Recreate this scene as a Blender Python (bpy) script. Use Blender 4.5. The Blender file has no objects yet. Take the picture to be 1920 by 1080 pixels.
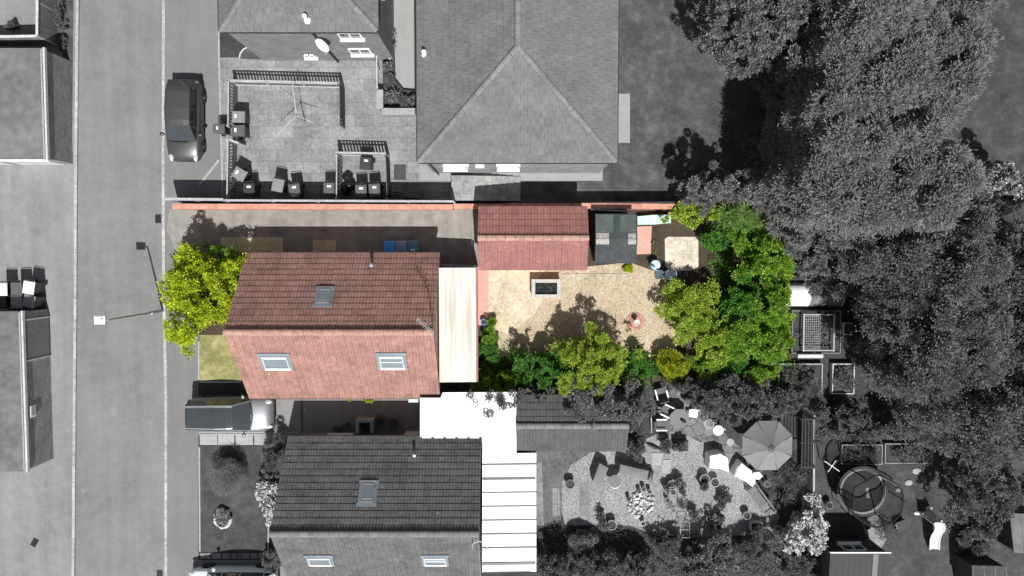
import bpy, bmesh, math, random
import numpy as np
from mathutils import Vector, Matrix

# ------------------------------------------------------------------ camera, light, exposure
scene = bpy.context.scene
H = 37.0            # drone height in metres
F = 1332.0          # focal length in photograph pixels
TILT = -math.atan(63.0 / F)
ROT = Matrix.Rotation(TILT, 3, 'X')

cam_data = bpy.data.cameras.new('camera')
cam = bpy.data.objects.new('camera', cam_data)
scene.collection.objects.link(cam)
cam.location = (0, 0, H)
cam.rotation_euler = (TILT, 0, 0)
cam_data.sensor_width = 36.0
cam_data.lens = F / 1920.0 * 36.0
cam_data.clip_end = 1500.0
scene.camera = cam

SHADOW = Vector((-0.147, 0.653, -1.0))     # the way the sunlight travels
sun_el = math.atan2(1.0, math.hypot(SHADOW.x, SHADOW.y))
sun_az = math.atan2(-SHADOW.x, -SHADOW.y)
world = bpy.data.worlds.new('World')
scene.world = world
world.use_nodes = True
wn = world.node_tree.nodes
wl = world.node_tree.links
bg = wn['Background']
bg.inputs['Strength'].default_value = 0.064
sky = wn.new('ShaderNodeTexSky')
sky.sky_type = 'NISHITA'
sky.sun_disc = False
sky.sun_elevation = sun_el
sky.sun_rotation = sun_az
hsv = wn.new('ShaderNodeHueSaturation')
hsv.inputs['Saturation'].default_value = 0.3
wl.new(sky.outputs[0], hsv.inputs['Color'])
wl.new(hsv.outputs[0], bg.inputs['Color'])
sun_data = bpy.data.lights.new('sun', 'SUN')
sun_data.energy = 5.0
sun_data.angle = math.radians(0.5)
sun_data.color = (1.0, 0.985, 0.955)
sun = bpy.data.objects.new('sun', sun_data)
sun.rotation_euler = SHADOW.to_track_quat('-Z', 'Y').to_euler()
sun.location = (10, -40, 60)
scene.collection.objects.link(sun)
scene.view_settings.view_transform = 'Standard'
scene.view_settings.look = 'None'
scene.view_settings.gamma = 1.0
scene.view_settings.exposure = 0.35

# ------------------------------------------------------------------ helpers
COL = scene.collection
random.seed(11)
RNG = np.random.default_rng(5)
R = math.radians


def P(px, py, z=0.0):
    """world point seen at photograph pixel px,py when it lies at height z"""
    d = ROT @ Vector(((px - 960.0) / F, (540.0 - py) / F, -1.0))
    k = (H - z) / (-d.z)
    return Vector((d.x * k, d.y * k, z))


def PX(pts, z=0.0):
    return [P(a, b, z) for a, b in pts]


class MB:
    def __init__(s):
        s.v = []
        s.f = []

    def add(s, vs, fs):
        o = len(s.v)
        s.v += [tuple(v) for v in vs]
        s.f += [tuple(i + o for i in f) for f in fs]
        return s

    def box(s, c, size, rz=0.0, m=None):
        x, y, z = size[0] / 2, size[1] / 2, size[2] / 2
        vs = [Vector((a, b, d)) for a in (-x, x) for b in (-y, y) for d in (-z, z)]
        mm = m if m is not None else Matrix.Rotation(rz, 3, 'Z')
        c = Vector(c)
        return s.add([c + mm @ v for v in vs],
                     [(0, 1, 3, 2), (4, 6, 7, 5), (0, 4, 5, 1), (2, 3, 7, 6), (0, 2, 6, 4), (1, 5, 7, 3)])

    def bar(s, a, b, w, h):
        """rectangular bar from a to b"""
        a, b = Vector(a), Vector(b)
        d = b - a
        m = d.to_track_quat('X', 'Z').to_matrix()
        return s.box((a + b) / 2, (d.length, w, h), m=m)

    def taper(s, c, b, t, h, rz=0.0):
        """tapered box, bottom size b, top size t, from c upwards"""
        m = Matrix.Rotation(rz, 3, 'Z')
        vs = []
        for (sx, sy), z in ((b, 0), (t, h)):
            for a, e in ((-1, -1), (1, -1), (1, 1), (-1, 1)):
                vs.append(Vector(c) + m @ Vector((a * sx / 2, e * sy / 2, z)))
        return s.add(vs, [(3, 2, 1, 0), (4, 5, 6, 7), (0, 1, 5, 4), (1, 2, 6, 5), (2, 3, 7, 6), (3, 0, 4, 7)])

    def tube(s, pts, r, n=8):
        pts = [Vector(p) for p in pts]
        rs = r if isinstance(r, (list, tuple)) else [r] * len(pts)
        vs, fs = [], []
        for i, p in enumerate(pts):
            d = (pts[min(i + 1, len(pts) - 1)] - pts[max(i - 1, 0)]).normalized()
            a = d.orthogonal().normalized() if i == 0 else (a - d * a.dot(d)).normalized()
            b = d.cross(a)
            for k in range(n):
                t = 2 * math.pi * k / n
                vs.append(p + (a * math.cos(t) + b * math.sin(t)) * rs[i])
        for i in range(len(pts) - 1):
            for k in range(n):
                fs.append((i * n + k, i * n + (k + 1) % n, (i + 1) * n + (k + 1) % n, (i + 1) * n + k))
        fs.append(tuple(range(n - 1, -1, -1)))
        e = (len(pts) - 1) * n
        fs.append(tuple(range(e, e + n)))
        return s.add(vs, fs)

    def ring(s, c, rad, r, n=32, k=8, sy=1.0, a0=0.0, a1=2 * math.pi):
        full = abs(a1 - a0 - 2 * math.pi) < 1e-6
        pts = [Vector(c) + Vector((rad * math.cos(a0 + (a1 - a0) * i / n), rad * sy * math.sin(a0 + (a1 - a0) * i / n), 0))
               for i in range(n + 1)]
        return s.tube(pts, r, k)

    def lathe(s, c, prof, n=20, sx=1.0, sy=1.0, m=None, caps=True):
        vs, fs = [], []
        c = Vector(c)
        for r, z in prof:
            for k in range(n):
                t = 2 * math.pi * k / n
                v = Vector((r * sx * math.cos(t), r * sy * math.sin(t), z))
                vs.append(c + (m @ v if m is not None else v))
        for i in range(len(prof) - 1):
            for k in range(n):
                fs.append((i * n + k, i * n + (k + 1) % n, (i + 1) * n + (k + 1) % n, (i + 1) * n + k))
        if not caps:
            e = (len(prof) - 1) * n
            fs += [(k, (k + 1) % n, e + (k + 1) % n, e + k) for k in range(n)]
            return s.add(vs, fs)
        if prof[0][0] > 1e-4:
            fs.append(tuple(range(n - 1, -1, -1)))
        if prof[-1][0] > 1e-4:
            e = (len(prof) - 1) * n
            fs.append(tuple(range(e, e + n)))
        return s.add(vs, fs)

    def prism(s, poly, z0, z1):
        n = len(poly)
        vs = [(p[0], p[1], z0) for p in poly] + [(p[0], p[1], z1) for p in poly]
        fs = [tuple(range(n - 1, -1, -1)), tuple(range(n, 2 * n))]
        fs += [(i, (i + 1) % n, n + (i + 1) % n, n + i) for i in range(n)]
        return s.add(vs, fs)

    def quad(s, *vs):
        return s.add(vs, [tuple(range(len(vs)))])

    def slab(s, a, b, c, d, n, t):
        """thick panel: corners a b c d, thickness t below along n"""
        n = Vector(n) * t
        top = [Vector(q) for q in (a, b, c, d)]
        return s.add(top + [q - n for q in top],
                     [(0, 1, 2, 3), (7, 6, 5, 4), (0, 4, 5, 1), (1, 5, 6, 2), (2, 6, 7, 3), (3, 7, 4, 0)])


def tag(o, label=None, cat=None, group=None, kind=None):
    if label:
        o['label'] = label
    if cat:
        o['category'] = cat
    if group:
        o['group'] = group
    if kind:
        o['kind'] = kind
    return o


def thing(name, label, cat, loc=(0, 0, 0), rz=0.0, group=None):
    o = bpy.data.objects.new(name, None)
    o.empty_display_size = 0.2
    COL.objects.link(o)
    o.location = loc
    o.rotation_euler = (0, 0, rz)
    return tag(o, label, cat, group)


def to_mesh(name, v, f, bev=0.0, smooth=None, flip=False):
    me = bpy.data.meshes.new(name)
    me.from_pydata(v, [], f)
    bm = bmesh.new()
    bm.from_mesh(me)
    bmesh.ops.recalc_face_normals(bm, faces=bm.faces)
    if bev:
        bmesh.ops.bevel(bm, geom=list(bm.edges), offset=bev, segments=2, affect='EDGES', profile=0.6, clamp_overlap=True)
    bm.to_mesh(me)
    bm.free()
    if smooth is not None:
        me.polygons.foreach_set('use_smooth', [True] * len(me.polygons))
        me.set_sharp_from_angle(angle=R(smooth))
    return me


def part(name, mb, mat, parent=None, local=False, bev=0.0, smooth=None):
    """one mesh object; vertices are world points unless local"""
    v = mb.v
    if parent is not None and not local:
        inv = MAT_INV(parent)
        v = [inv @ Vector(q) for q in v]
    if parent is None and not local:
        a = np.array(v)
        c = Vector(((a[:, 0].min() + a[:, 0].max()) / 2, (a[:, 1].min() + a[:, 1].max()) / 2, a[:, 2].min()))
        v = [Vector(q) - c for q in v]
    me = to_mesh(name, v, mb.f, bev, smooth)
    me.materials.append(mat)
    o = bpy.data.objects.new(name, me)
    COL.objects.link(o)
    if parent is not None:
        o.parent = parent
    elif not local:
        o.location = c
    return o


def MAT_INV(o):
    m = Matrix.Identity(4)
    chain = []
    while o is not None:
        chain.append(o)
        o = o.parent
    for q in reversed(chain):
        m = m @ (Matrix.Translation(q.location) @ q.rotation_euler.to_matrix().to_4x4())
    return m.inverted()


def copy_tree(o, parent=None):
    c = o.copy()
    COL.objects.link(c)
    c.parent = parent
    for ch in list(o.children):
        copy_tree(ch, c)
    return c


def struct(name, mb, mat, **k):
    o = part(name, mb, mat, **k)
    o['kind'] = 'structure'
    return o


# ------------------------------------------------------------------ materials
def g(v):
    return (v, v, v)


class NT:
    def __init__(s, name):
        s.m = bpy.data.materials.new(name)
        s.m.use_nodes = True
        s.t = s.m.node_tree
        s.b = s.t.nodes['Principled BSDF']
        s.geo = s.t.nodes.new('ShaderNodeNewGeometry')

    def n(s, kind, **k):
        q = s.t.nodes.new('ShaderNode' + kind)
        for a, b in k.items():
            if a.startswith('_'):
                setattr(q, a[1:], b)
            else:
                q.inputs[a.replace('__', ' ')].default_value = b
        return q

    def l(s, a, b):
        s.t.links.new(a, b)

    def noise(s, scale, detail=4, vec=None, rough=0.6):
        q = s.n('TexNoise', Scale=scale, Detail=detail, Roughness=rough)
        s.l(vec if vec is not None else s.geo.outputs['Position'], q.inputs['Vector'])
        return q.outputs['Fac']

    def math(s, op, a, b=None, c=None):
        q = s.n('Math', _operation=op)
        for i, x in enumerate((a, b, c)):
            if x is None:
                continue
            if isinstance(x, (int, float)):
                q.inputs[i].default_value = x
            else:
                s.l(x, q.inputs[i])
        return q.outputs[0]

    def mix(s, fac, a, b, mode='MIX'):
        q = s.n('MixRGB', _blend_type=mode)
        for i, x in enumerate((fac, a, b)):
            if isinstance(x, (int, float)):
                q.inputs[i].default_value = x
            elif isinstance(x, tuple):
                q.inputs[i].default_value = (*x, 1)
            else:
                s.l(x, q.inputs[i])
        return q.outputs[0]

    def ramp(s, fac, a, b, lo=0.0, hi=1.0):
        q = s.n('MapRange')
        q.inputs['From Min'].default_value = a
        q.inputs['From Max'].default_value = b
        q.inputs['To Min'].default_value = lo
        q.inputs['To Max'].default_value = hi
        s.l(fac, q.inputs['Value'])
        return q.outputs[0]

    def value(s, col, v):
        q = s.n('HueSaturation')
        s.l(v, q.inputs['Value'])
        if isinstance(col, tuple):
            q.inputs['Color'].default_value = (*col, 1)
        else:
            s.l(col, q.inputs['Color'])
        return q.outputs[0]

    def bump(s, h, strength=0.3, dist=0.02):
        q = s.n('Bump', Strength=strength, Distance=dist)
        s.l(h, q.inputs['Height'])
        s.l(q.outputs[0], s.b.inputs['Normal'])

    def done(s, col, rough=0.85, spec=0.3, metal=0.0):
        if isinstance(col, tuple):
            s.b.inputs['Base Color'].default_value = (*col, 1)
        else:
            s.l(col, s.b.inputs['Base Color'])
        s.b.inputs['Roughness'].default_value = rough
        s.b.inputs['Specular IOR Level'].default_value = spec
        s.b.inputs['Metallic'].default_value = metal
        return s.m


def mat(name, col, rough=0.8, var=0.15, scale=3.0, big=0.12, island=0.0, spec=0.3, metal=0.0, bump=0.0, bscale=40, lichen=None, moss=None):
    t = NT(name)
    v = t.math('ADD', 1.0, t.math('MULTIPLY', t.math('SUBTRACT', t.noise(scale, 6), 0.5), var * 4))
    v = t.math('ADD', v, t.math('MULTIPLY', t.math('SUBTRACT', t.noise(scale * 0.17, 3), 0.5), big * 4))
    if island:
        v = t.math('ADD', v, t.math('MULTIPLY', t.math('SUBTRACT', t.geo.outputs['Random Per Island'], 0.5), island * 2))
    if bump:
        t.bump(t.noise(bscale, 3), bump)
    c = t.value(col, v)
    if moss:
        c = t.mix(t.math('MULTIPLY', t.ramp(t.noise(.9, 8, rough=.72), .5, .68), moss[1]), c, moss[0])
    if lichen:
        c = t.mix(t.math('MULTIPLY', t.ramp(t.noise(7, 3, rough=.6), .69, .72), .8), c, lichen)
        c = t.mix(t.math('MULTIPLY', t.ramp(t.noise(1.7, 9, rough=.8), .6, .7), .3), c, lichen)
    return t.done(c, rough, spec, metal)


def tar(name, base, speck=0.25, patch=0.3, light=None, bump=0.25):
    """weathered tarmac or concrete: fine speckle, broad stains, pale worn patches, long streaks"""
    t = NT(name)
    fine = t.noise(38, 3)
    mid = t.noise(2.2, 7, rough=0.7)
    big = t.noise(0.28, 4)
    mp = t.n('Mapping')
    mp.inputs['Scale'].default_value = (1.6, 0.12, 1)
    t.l(t.geo.outputs['Position'], mp.inputs['Vector'])
    streak = t.noise(1.0, 4, vec=mp.outputs[0])
    v = t.math('ADD', 1.0, t.math('MULTIPLY', t.math('SUBTRACT', fine, 0.5), speck * 3))
    v = t.math('ADD', v, t.math('MULTIPLY', t.math('SUBTRACT', mid, 0.5), patch * 2.2))
    v = t.math('ADD', v, t.math('MULTIPLY', t.math('SUBTRACT', big, 0.5), patch * 2.2))
    v = t.math('ADD', v, t.math('MULTIPLY', t.math('SUBTRACT', streak, 0.5), patch * 2.0))
    c = t.value(base, v)
    spots = t.ramp(t.noise(1.3, 9, rough=0.8), 0.62, 0.7)
    c = t.mix(t.math('MULTIPLY', spots, 0.35), c, light or tuple(min(1, q * 2) for q in base))
    dark = t.ramp(t.noise(0.9, 9, rough=0.8), 0.6, 0.72)
    c = t.mix(t.math('MULTIPLY', dark, 0.25), c, tuple(q * 0.5 for q in base))
    t.bump(fine, bump, 0.01)
    return t.done(c, 0.92, 0.2)


def slabs(name, base, w, h, rot=0.0, off=0.5, mortar=0.02, mcol=None, var=0.25, org=(0, 0), light=None):
    """paving slabs in the ground plane"""
    t = NT(name)
    mp = t.n('Mapping')
    mp.inputs['Rotation'].default_value = (0, 0, rot)
    mp.inputs['Location'].default_value = (org[0], org[1], 0)
    t.l(t.geo.outputs['Position'], mp.inputs['Vector'])
    br = t.n('TexBrick', Scale=1.0)
    br.offset = off
    br.inputs['Brick Width'].default_value = w
    br.inputs['Row Height'].default_value = h
    br.inputs['Mortar Size'].default_value = mortar
    br.inputs['Mortar Smooth'].default_value = 0.3
    br.inputs['Color1'].default_value = (1, 1, 1, 1)
    br.inputs['Color2'].default_value = (1 - var, 1 - var, 1 - var, 1)
    mc = mcol if mcol is not None else 0.4
    br.inputs['Mortar'].default_value = (mc, mc, mc, 1)
    t.l(mp.outputs[0], br.inputs['Vector'])
    v = t.math('ADD', 1.0, t.math('MULTIPLY', t.math('SUBTRACT', t.noise(5, 8, rough=0.75), 0.5), 1.7))
    v = t.math('ADD', v, t.math('MULTIPLY', t.math('SUBTRACT', t.noise(0.7, 5), 0.5), 1.2))
    c = t.mix(1.0, t.value(base, v), br.outputs['Color'], 'MULTIPLY')
    spots = t.ramp(t.noise(2.5, 8, rough=0.8), 0.62, 0.7)
    c = t.mix(t.math('MULTIPLY', spots, 0.5), c, light or tuple(min(1, q * 1.9) for q in base))
    t.bump(br.outputs['Fac'], -0.3, 0.01)
    return t.done(c, 0.9, 0.2)


def bricks(name, base, mcol, scale=1.0, var=0.3):
    """brick wall, follows whichever way the wall faces"""
    t = NT(name)
    sp = t.n('SeparateXYZ')
    t.l(t.geo.outputs['Position'], sp.inputs[0])
    nn = t.n('SeparateXYZ')
    t.l(t.geo.outputs['True Normal'], nn.inputs[0])
    ax = t.math('GREATER_THAN', t.math('ABSOLUTE', nn.outputs['X']), 0.6)
    u = t.math('ADD', t.math('MULTIPLY', sp.outputs['Y'], ax),
               t.math('MULTIPLY', sp.outputs['X'], t.math('SUBTRACT', 1.0, ax)))
    cb = t.n('CombineXYZ')
    t.l(u, cb.inputs['X'])
    t.l(sp.outputs['Z'], cb.inputs['Y'])
    br = t.n('TexBrick', Scale=1.0)
    br.inputs['Brick Width'].default_value = 0.225 * scale
    br.inputs['Row Height'].default_value = 0.075 * scale
    br.inputs['Mortar Size'].default_value = 0.012 * scale
    br.inputs['Color1'].default_value = (*base, 1)
    br.inputs['Color2'].default_value = (*[q * (1 - var) for q in base], 1)
    br.inputs['Mortar'].default_value = (*mcol, 1)
    t.l(cb.outputs[0], br.inputs['Vector'])
    v = t.math('ADD', 1.0, t.math('MULTIPLY', t.math('SUBTRACT', t.noise(1.5, 6), 0.5), 0.9))
    return t.done(t.value(br.outputs['Color'], v), 0.9, 0.2)


def grass(name, a, b, dry, amt=0.4, scale=1.0, straw=0.4):
    t = NT(name)
    f = t.noise(22 * scale, 5, rough=0.8)
    m = t.noise(1.6 * scale, 8, rough=0.75)
    c = t.mix(t.ramp(f, 0.3, 0.7), a, b)
    c = t.mix(t.math('MULTIPLY', t.ramp(m, 0.45, 0.68), straw), c, dry)
    v = t.math('ADD', 1.0, t.math('MULTIPLY', t.math('SUBTRACT', t.noise(0.5 * scale, 5), 0.5), amt * 3))
    v = t.math('ADD', v, t.math('MULTIPLY', t.math('SUBTRACT', t.noise(70, 2), 0.5), 1.3))
    t.bump(f, 0.8, 0.04)
    return t.done(t.value(c, v), 0.95, 0.1)


def gravel(name, cols, scale=30.0):
    t = NT(name)
    wv = t.noise(6, 2)
    vor = t.n('TexVoronoi', Scale=scale)
    t.l(t.geo.outputs['Position'], vor.inputs['Vector'])
    sep = t.n('SeparateXYZ')
    t.l(vor.outputs['Color'], sep.inputs[0])
    c = t.mix(t.ramp(sep.outputs[0], 0.0, 0.75), cols[0], cols[1])
    c = t.mix(t.ramp(sep.outputs[1], 0.7, 1.0), c, cols[2])
    vor2 = t.n('TexVoronoi', Scale=scale * 2.3)
    t.l(t.geo.outputs['Position'], vor2.inputs['Vector'])
    edge = t.ramp(vor.outputs['Distance'], 0.25, 0.7, 1.08, 0.55)
    v = t.math('MULTIPLY', edge, t.ramp(t.noise(0.8, 5), 0.3, 0.7, 0.85, 1.12))
    v = t.math('MULTIPLY', v, t.ramp(vor2.outputs['Distance'], 0.1, 0.7, 1.1, 0.75))
    t.bump(vor.outputs['Distance'], -0.6, 0.03)
    return t.done(t.value(c, v), 0.9, 0.2)


def leafmat(name, a, b, c=None, cf=0.15, trans=0.25, var=0.35):
    """leaf colour differs leaf by leaf and clump by clump"""
    t = NT(name)
    r = t.geo.outputs['Random Per Island']
    col = t.mix(t.ramp(t.noise(2.2, 4), 0.38, 0.62), a, b)
    col = t.mix(t.math('MULTIPLY', r, 0.6), col, b)
    if c is not None:
        r2 = t.math('FRACT', t.math('MULTIPLY', r, 37.3))
        col = t.mix(t.math('LESS_THAN', r2, cf), col, c)
    r3 = t.math('FRACT', t.math('MULTIPLY', r, 91.7))
    v = t.ramp(r3, 0, 1, 1 - var, 1 + var)
    col = t.value(col, v)
    t.done(col, 0.6, 0.25)
    tr = t.n('BsdfTranslucent')
    t.l(col, tr.inputs['Color'])
    mx = t.n('MixShader')
    mx.inputs[0].default_value = trans
    t.l(t.b.outputs[0], mx.inputs[1])
    t.l(tr.outputs[0], mx.inputs[2])
    t.l(mx.outputs[0], t.t.nodes['Material Output'].inputs['Surface'])
    return t.m


def glassy(name, col, rough=0.08, spec=0.6):
    return mat(name, col, rough, 0.05, 2, 0.1, 0, spec)


M = {}
M['road'] = tar('road_asphalt', g(.175), 0.2, 0.24)
M['forecourt'] = tar('forecourt_concrete', g(.20), 0.2, 0.3)
M['pave'] = tar('pavement_asphalt', g(.165), 0.22, 0.16)
M['drive'] = tar('driveway_concrete', (.215, .205, .192), 0.26, 0.42)
M['ndrive'] = tar('grey_concrete', g(.2), 0.2, 0.2)
M['kerb'] = mat('kerb_concrete', g(.34), .9, .3, 6, .2, .12)
M['yard'] = slabs('yard_slabs', g(.235), .9, .6, 0, .5, .012, .55, .22)
M['path'] = tar('path_concrete', g(.27), 0.15, 0.12)
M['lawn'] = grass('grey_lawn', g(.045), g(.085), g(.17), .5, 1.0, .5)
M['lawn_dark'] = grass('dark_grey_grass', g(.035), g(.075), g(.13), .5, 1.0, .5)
M['soil'] = mat('grey_soil', g(.045), .95, .35, 5, .25, bump=.6, bscale=18)
M['soil_brown'] = mat('brown_soil', (.055, .042, .03), .95, .35, 6, .3, bump=.7, bscale=18)
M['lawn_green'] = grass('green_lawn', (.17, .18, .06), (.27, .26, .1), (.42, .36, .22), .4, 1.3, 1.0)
M['gravel'] = gravel('cream_gravel', ((.52, .41, .285), (.70, .585, .42), (.32, .23, .145)))
M['gravel_grey'] = gravel('grey_gravel', (g(.27), g(.44), g(.13)), 26)
M['cream_slab'] = slabs('cream_paving', (.56, .47, .34), .46, .46, R(45), 0.0, .012, .8, .1, light=(.66, .58, .46))
M['path_slab'] = mat('stone_slab', (.40, .36, .27), .9, .3, 5, .2, .12)
M['pink_slab'] = mat('pink_paving', (.52, .29, .235), .9, .15, 6, .12, .12)
M['crazy'] = None
M['brick_red'] = bricks('red_brick', (.42, .15, .09), (.4, .33, .27))
M['brick_pink'] = bricks('salmon_brick', (.48, .2, .13), (.42, .34, .28))
M['brick_grey'] = bricks('grey_brick', g(.17), g(.26), 1.0, .35)
M['brick_pale'] = bricks('pale_grey_brick', g(.2), g(.36), 1.3, .4)
M['cope'] = mat('red_coping', (.49, .235, .18), .85, .2, 5, .14, .1)
M['tile_red'] = mat('red_roof_tile', (.285, .157, .13), .8, .24, 7, .2, .08, .35, lichen=(.5, .42, .38), moss=((.13, .085, .075), .6))
M['tile_rib'] = mat('red_ridge_tile', (.36, .215, .175), .85, .3, 8, .15, .08)
M['tile_garage'] = mat('garage_red_tile', (.26, .118, .105), .8, .22, 7, .14, .07, .35, lichen=(.42, .33, .3), moss=((.17, .09, .085), .5))
M['tile_grey'] = mat('grey_roof_tile', g(.108), .8, .28, 7, .2, .09, .35, lichen=g(.3), moss=(g(.05), .6))
M['ridge_grey'] = mat('grey_ridge_tile', g(.16), .85, .25, 6, .15, .1)
M['tile_flat'] = mat('flat_grey_tile', g(.132), .85, .18, 6, .14, .08, .3, lichen=g(.2), moss=(g(.09), .5))
M['tile_ng'] = mat('neighbour_garage_tile', g(.085), .85, .2, 7, .15, .08, .3)
M['felt'] = mat('charcoal_felt', (.05, .055, .058), .9, .25, 5, .2, bump=.3)
M['felt_patch'] = mat('silver_felt_patch', (.3, .29, .27), .7, .5, 9, .2)
M['felt_grey'] = mat('grey_flat_roof', g(.13), .9, .28, 2.5, .35)
M['timber'] = mat('grey_timber', g(.17), .85, .3, 9, .15)
M['timber_pale'] = mat('pale_timber', g(.36), .85, .25, 9, .15)
M['timber_dark'] = mat('dark_timber', g(.055), .85, .3, 9, .15)
M['timber_brown'] = mat('brown_timber', (.16, .09, .05), .85, .3, 9, .15)
M['white'] = mat('white_paint', g(.8), .5, .06, 5, .05)
M['white_dirty'] = mat('weathered_white', g(.48), .6, .2, 6, .15)
M['poly'] = mat('opal_polycarbonate', g(.86), .35, .015, 2, .02, 0, .5)
M['cream_roof'] = None
M['metal'] = mat('grey_metal', g(.35), .4, .1, 6, .1, 0, .5, .6)
M['metal_dark'] = mat('dark_metal', g(.04), .45, .1, 6, .1, 0, .5, .3)
M['black'] = mat('black_plastic', g(.018), .5, .1, 6, .1, 0, .4)
M['gutter'] = mat('dark_gutter', g(.03), .5, .1, 5, .1)
M['rubber'] = mat('tyre_rubber', g(.02), .8, .1, 8, .1)
M['glass'] = glassy('window_glass', (.05, .065, .08), .05, .8)
M['glass_room'] = glassy('roof_window_glass', (.16, .2, .22), .08, .7)
M['flashing'] = mat('lead_flashing', (.23, .27, .31), .5, .2, 8, .1, 0, .5, .3)
M['alu'] = mat('pale_aluminium', (.5, .54, .57), .45, .12, 8, .1, 0, .5, .4)
M['terracotta'] = mat('grey_clay_pot', g(.23), .85, .2, 8, .1)
M['water'] = glassy('dark_water', (.012, .018, .02), .05, .7)
M['concrete'] = mat('pale_concrete', (.42, .40, .37), .9, .2, 7, .12, bump=.2)
M['gconcrete'] = mat('grey_cast_concrete', g(.3), .9, .2, 7, .12, bump=.2)
M['trunk'] = mat('grey_bark', g(.06), .95, .3, 12, .1)
M['trunk_brown'] = mat('brown_bark', (.075, .05, .03), .95, .3, 12, .1)
M['cover'] = mat('grey_furniture_cover', g(.15), .7, .06, 4, .06)
M['cloth'] = mat('white_cloth', g(.78), .8, .05, 4, .05)
M['fabric'] = mat('grey_fabric', g(.11), .9, .12, 20, .1)
# leaves
M['lf_lime'] = leafmat('lime_leaves', (.27, .41, .025), (.56, .62, .03), (.11, .23, .02), .16, .45)
M['lf_green'] = leafmat('green_leaves', (.10, .24, .02), (.20, .37, .035), (.36, .46, .08), .18, .42)
M['lf_deep'] = leafmat('deep_green_leaves', (.05, .15, .02), (.09, .25, .032), (.18, .34, .06), .14, .38)
M['lf_olive'] = leafmat('olive_leaves', (.17, .30, .025), (.33, .46, .05), (.5, .54, .12), .18, .42)
M['lf_yel'] = leafmat('golden_leaves', (.30, .32, .02), (.46, .45, .02), (.14, .26, .03), .25, .35)
M['lf_blade'] = leafmat('blade_leaves', (.09, .2, .03), (.18, .32, .07), (.36, .42, .18), .15, .3)
M['lf_g1'] = leafmat('grey_conifer_needles', g(.195), g(.235), g(.28), .08, .4, .15)
M['lf_g2'] = leafmat('grey_dark_leaves', g(.132), g(.17), g(.22), .08, .42, .2)
M['lf_g3'] = leafmat('grey_mid_leaves', g(.12), g(.2), g(.36), .14, .38, .35)
M['lf_g4'] = leafmat('grey_pale_leaves', g(.16), g(.28), g(.5), .25, .25, .4)
M['lf_white'] = leafmat('white_blossom', g(.5), g(.72), g(.1), .22, .2, .25)


def streaky(name, base, dirt, sx, sy, amt=0.6, lo=0.5, hi=0.7, rough=0.5):
    t = NT(name)
    mp = t.n('Mapping')
    mp.inputs['Scale'].default_value = (sx, sy, 1)
    t.l(t.geo.outputs['Position'], mp.inputs['Vector'])
    s = t.ramp(t.noise(1.0, 6, vec=mp.outputs[0]), lo, hi)
    c = t.mix(t.math('MULTIPLY', s, amt), base, dirt)
    sp = t.ramp(t.noise(9, 6, rough=0.7), 0.66, 0.74)
    c = t.mix(t.math('MULTIPLY', sp, 0.5), c, tuple(q * 0.6 for q in dirt))
    return t.done(c, rough, 0.4)


M['cream_roof'] = streaky('cream_corrugated', (.61, .598, .55), (.37, .35, .28), 5.0, 0.2, .7, .48, .66)
M['poly_white'] = streaky('white_panel', g(.88), g(.74), 0.4, 3.0, .35, .55, .75)


# ------------------------------------------------------------------ roofs and houses
def tiled(mb, A, u, v, n, W, L, tw, tl, amp=.02, seg=5, lim=None, lift=.05, jit=.006, stagger=False, gap=.008):
    A, u, v, n = Vector(A), Vector(u), Vector(v), Vector(n)
    i = 0
    while i * tl < L - .02:
        v0 = i * tl - (.04 if i == 0 else 0)
        v1 = min((i + 1) * tl + .05, L)
        l0, r0 = lim(max(v0, 0)) if lim else (0, W)
        l1, r1 = lim(v1) if lim else (0, W)
        off = -tw / 2 if (stagger and i % 2) else 0
        for j in range(int(W / tw) + 2):
            a0 = j * tw + off
            b0 = a0 + tw - gap
            if b0 < l0 and b0 < l1 or a0 > r0 and a0 > r1:
                continue
            dj = random.uniform(-jit, jit)
            low, lip, upp = [], [], []
            for k in range(seg + 1):
                s = k / seg
                ua = a0 + (b0 - a0) * s
                ul = min(max(ua, l0), r0)
                uh = min(max(ua, l1), r1)
                h = amp * math.sin(2 * math.pi * s) ** 2
                p = A + u * ul + v * (v0 + dj)
                low.append(p + n * (lift + h + dj * .6))
                lip.append(p + n * (lift * -.5))
                upp.append(A + u * uh + v * v1 + n * (.004 + h))
            if (low[0] - low[-1]).length + (upp[0] - upp[-1]).length < .02:
                continue
            m = seg + 1
            fs = []
            for k in range(seg):
                fs.append((k, k + 1, m + k + 1, m + k))
                fs.append((2 * m + k, 2 * m + k + 1, k + 1, k))
            mb.add(low + upp + lip, fs)
        i += 1


def ridge_caps(mb, a, b, r=.13, length=.45, n=7, tilt=Vector((0, 0, 1))):
    """half round cap tiles laid from a to b"""
    a, b = Vector(a), Vector(b)
    d = (b - a)
    cnt = max(1, round(d.length / length))
    d = d / cnt
    dn = d.normalized()
    side = dn.cross(tilt).normalized()
    up = side.cross(dn)
    for i in range(cnt):
        j = random.uniform(-.006, .006)
        vs, fs = [], []
        for e, (q, rr) in enumerate(((a + d * (i + .015), r), (a + d * (i + .985), r * .94))):
            for k in range(n + 1):
                t = math.pi * k / n
                vs.append(q + side * math.cos(t) * rr + up * (math.sin(t) * rr * .7 + j - .02))
        for k in range(n):
            fs.append((k, k + 1, n + 2 + k, n + 1 + k))
        fs.append(tuple(range(n, -1, -1)))
        fs.append(tuple(range(n + 1, 2 * n + 2)))
        mb.add(vs, fs)


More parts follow.
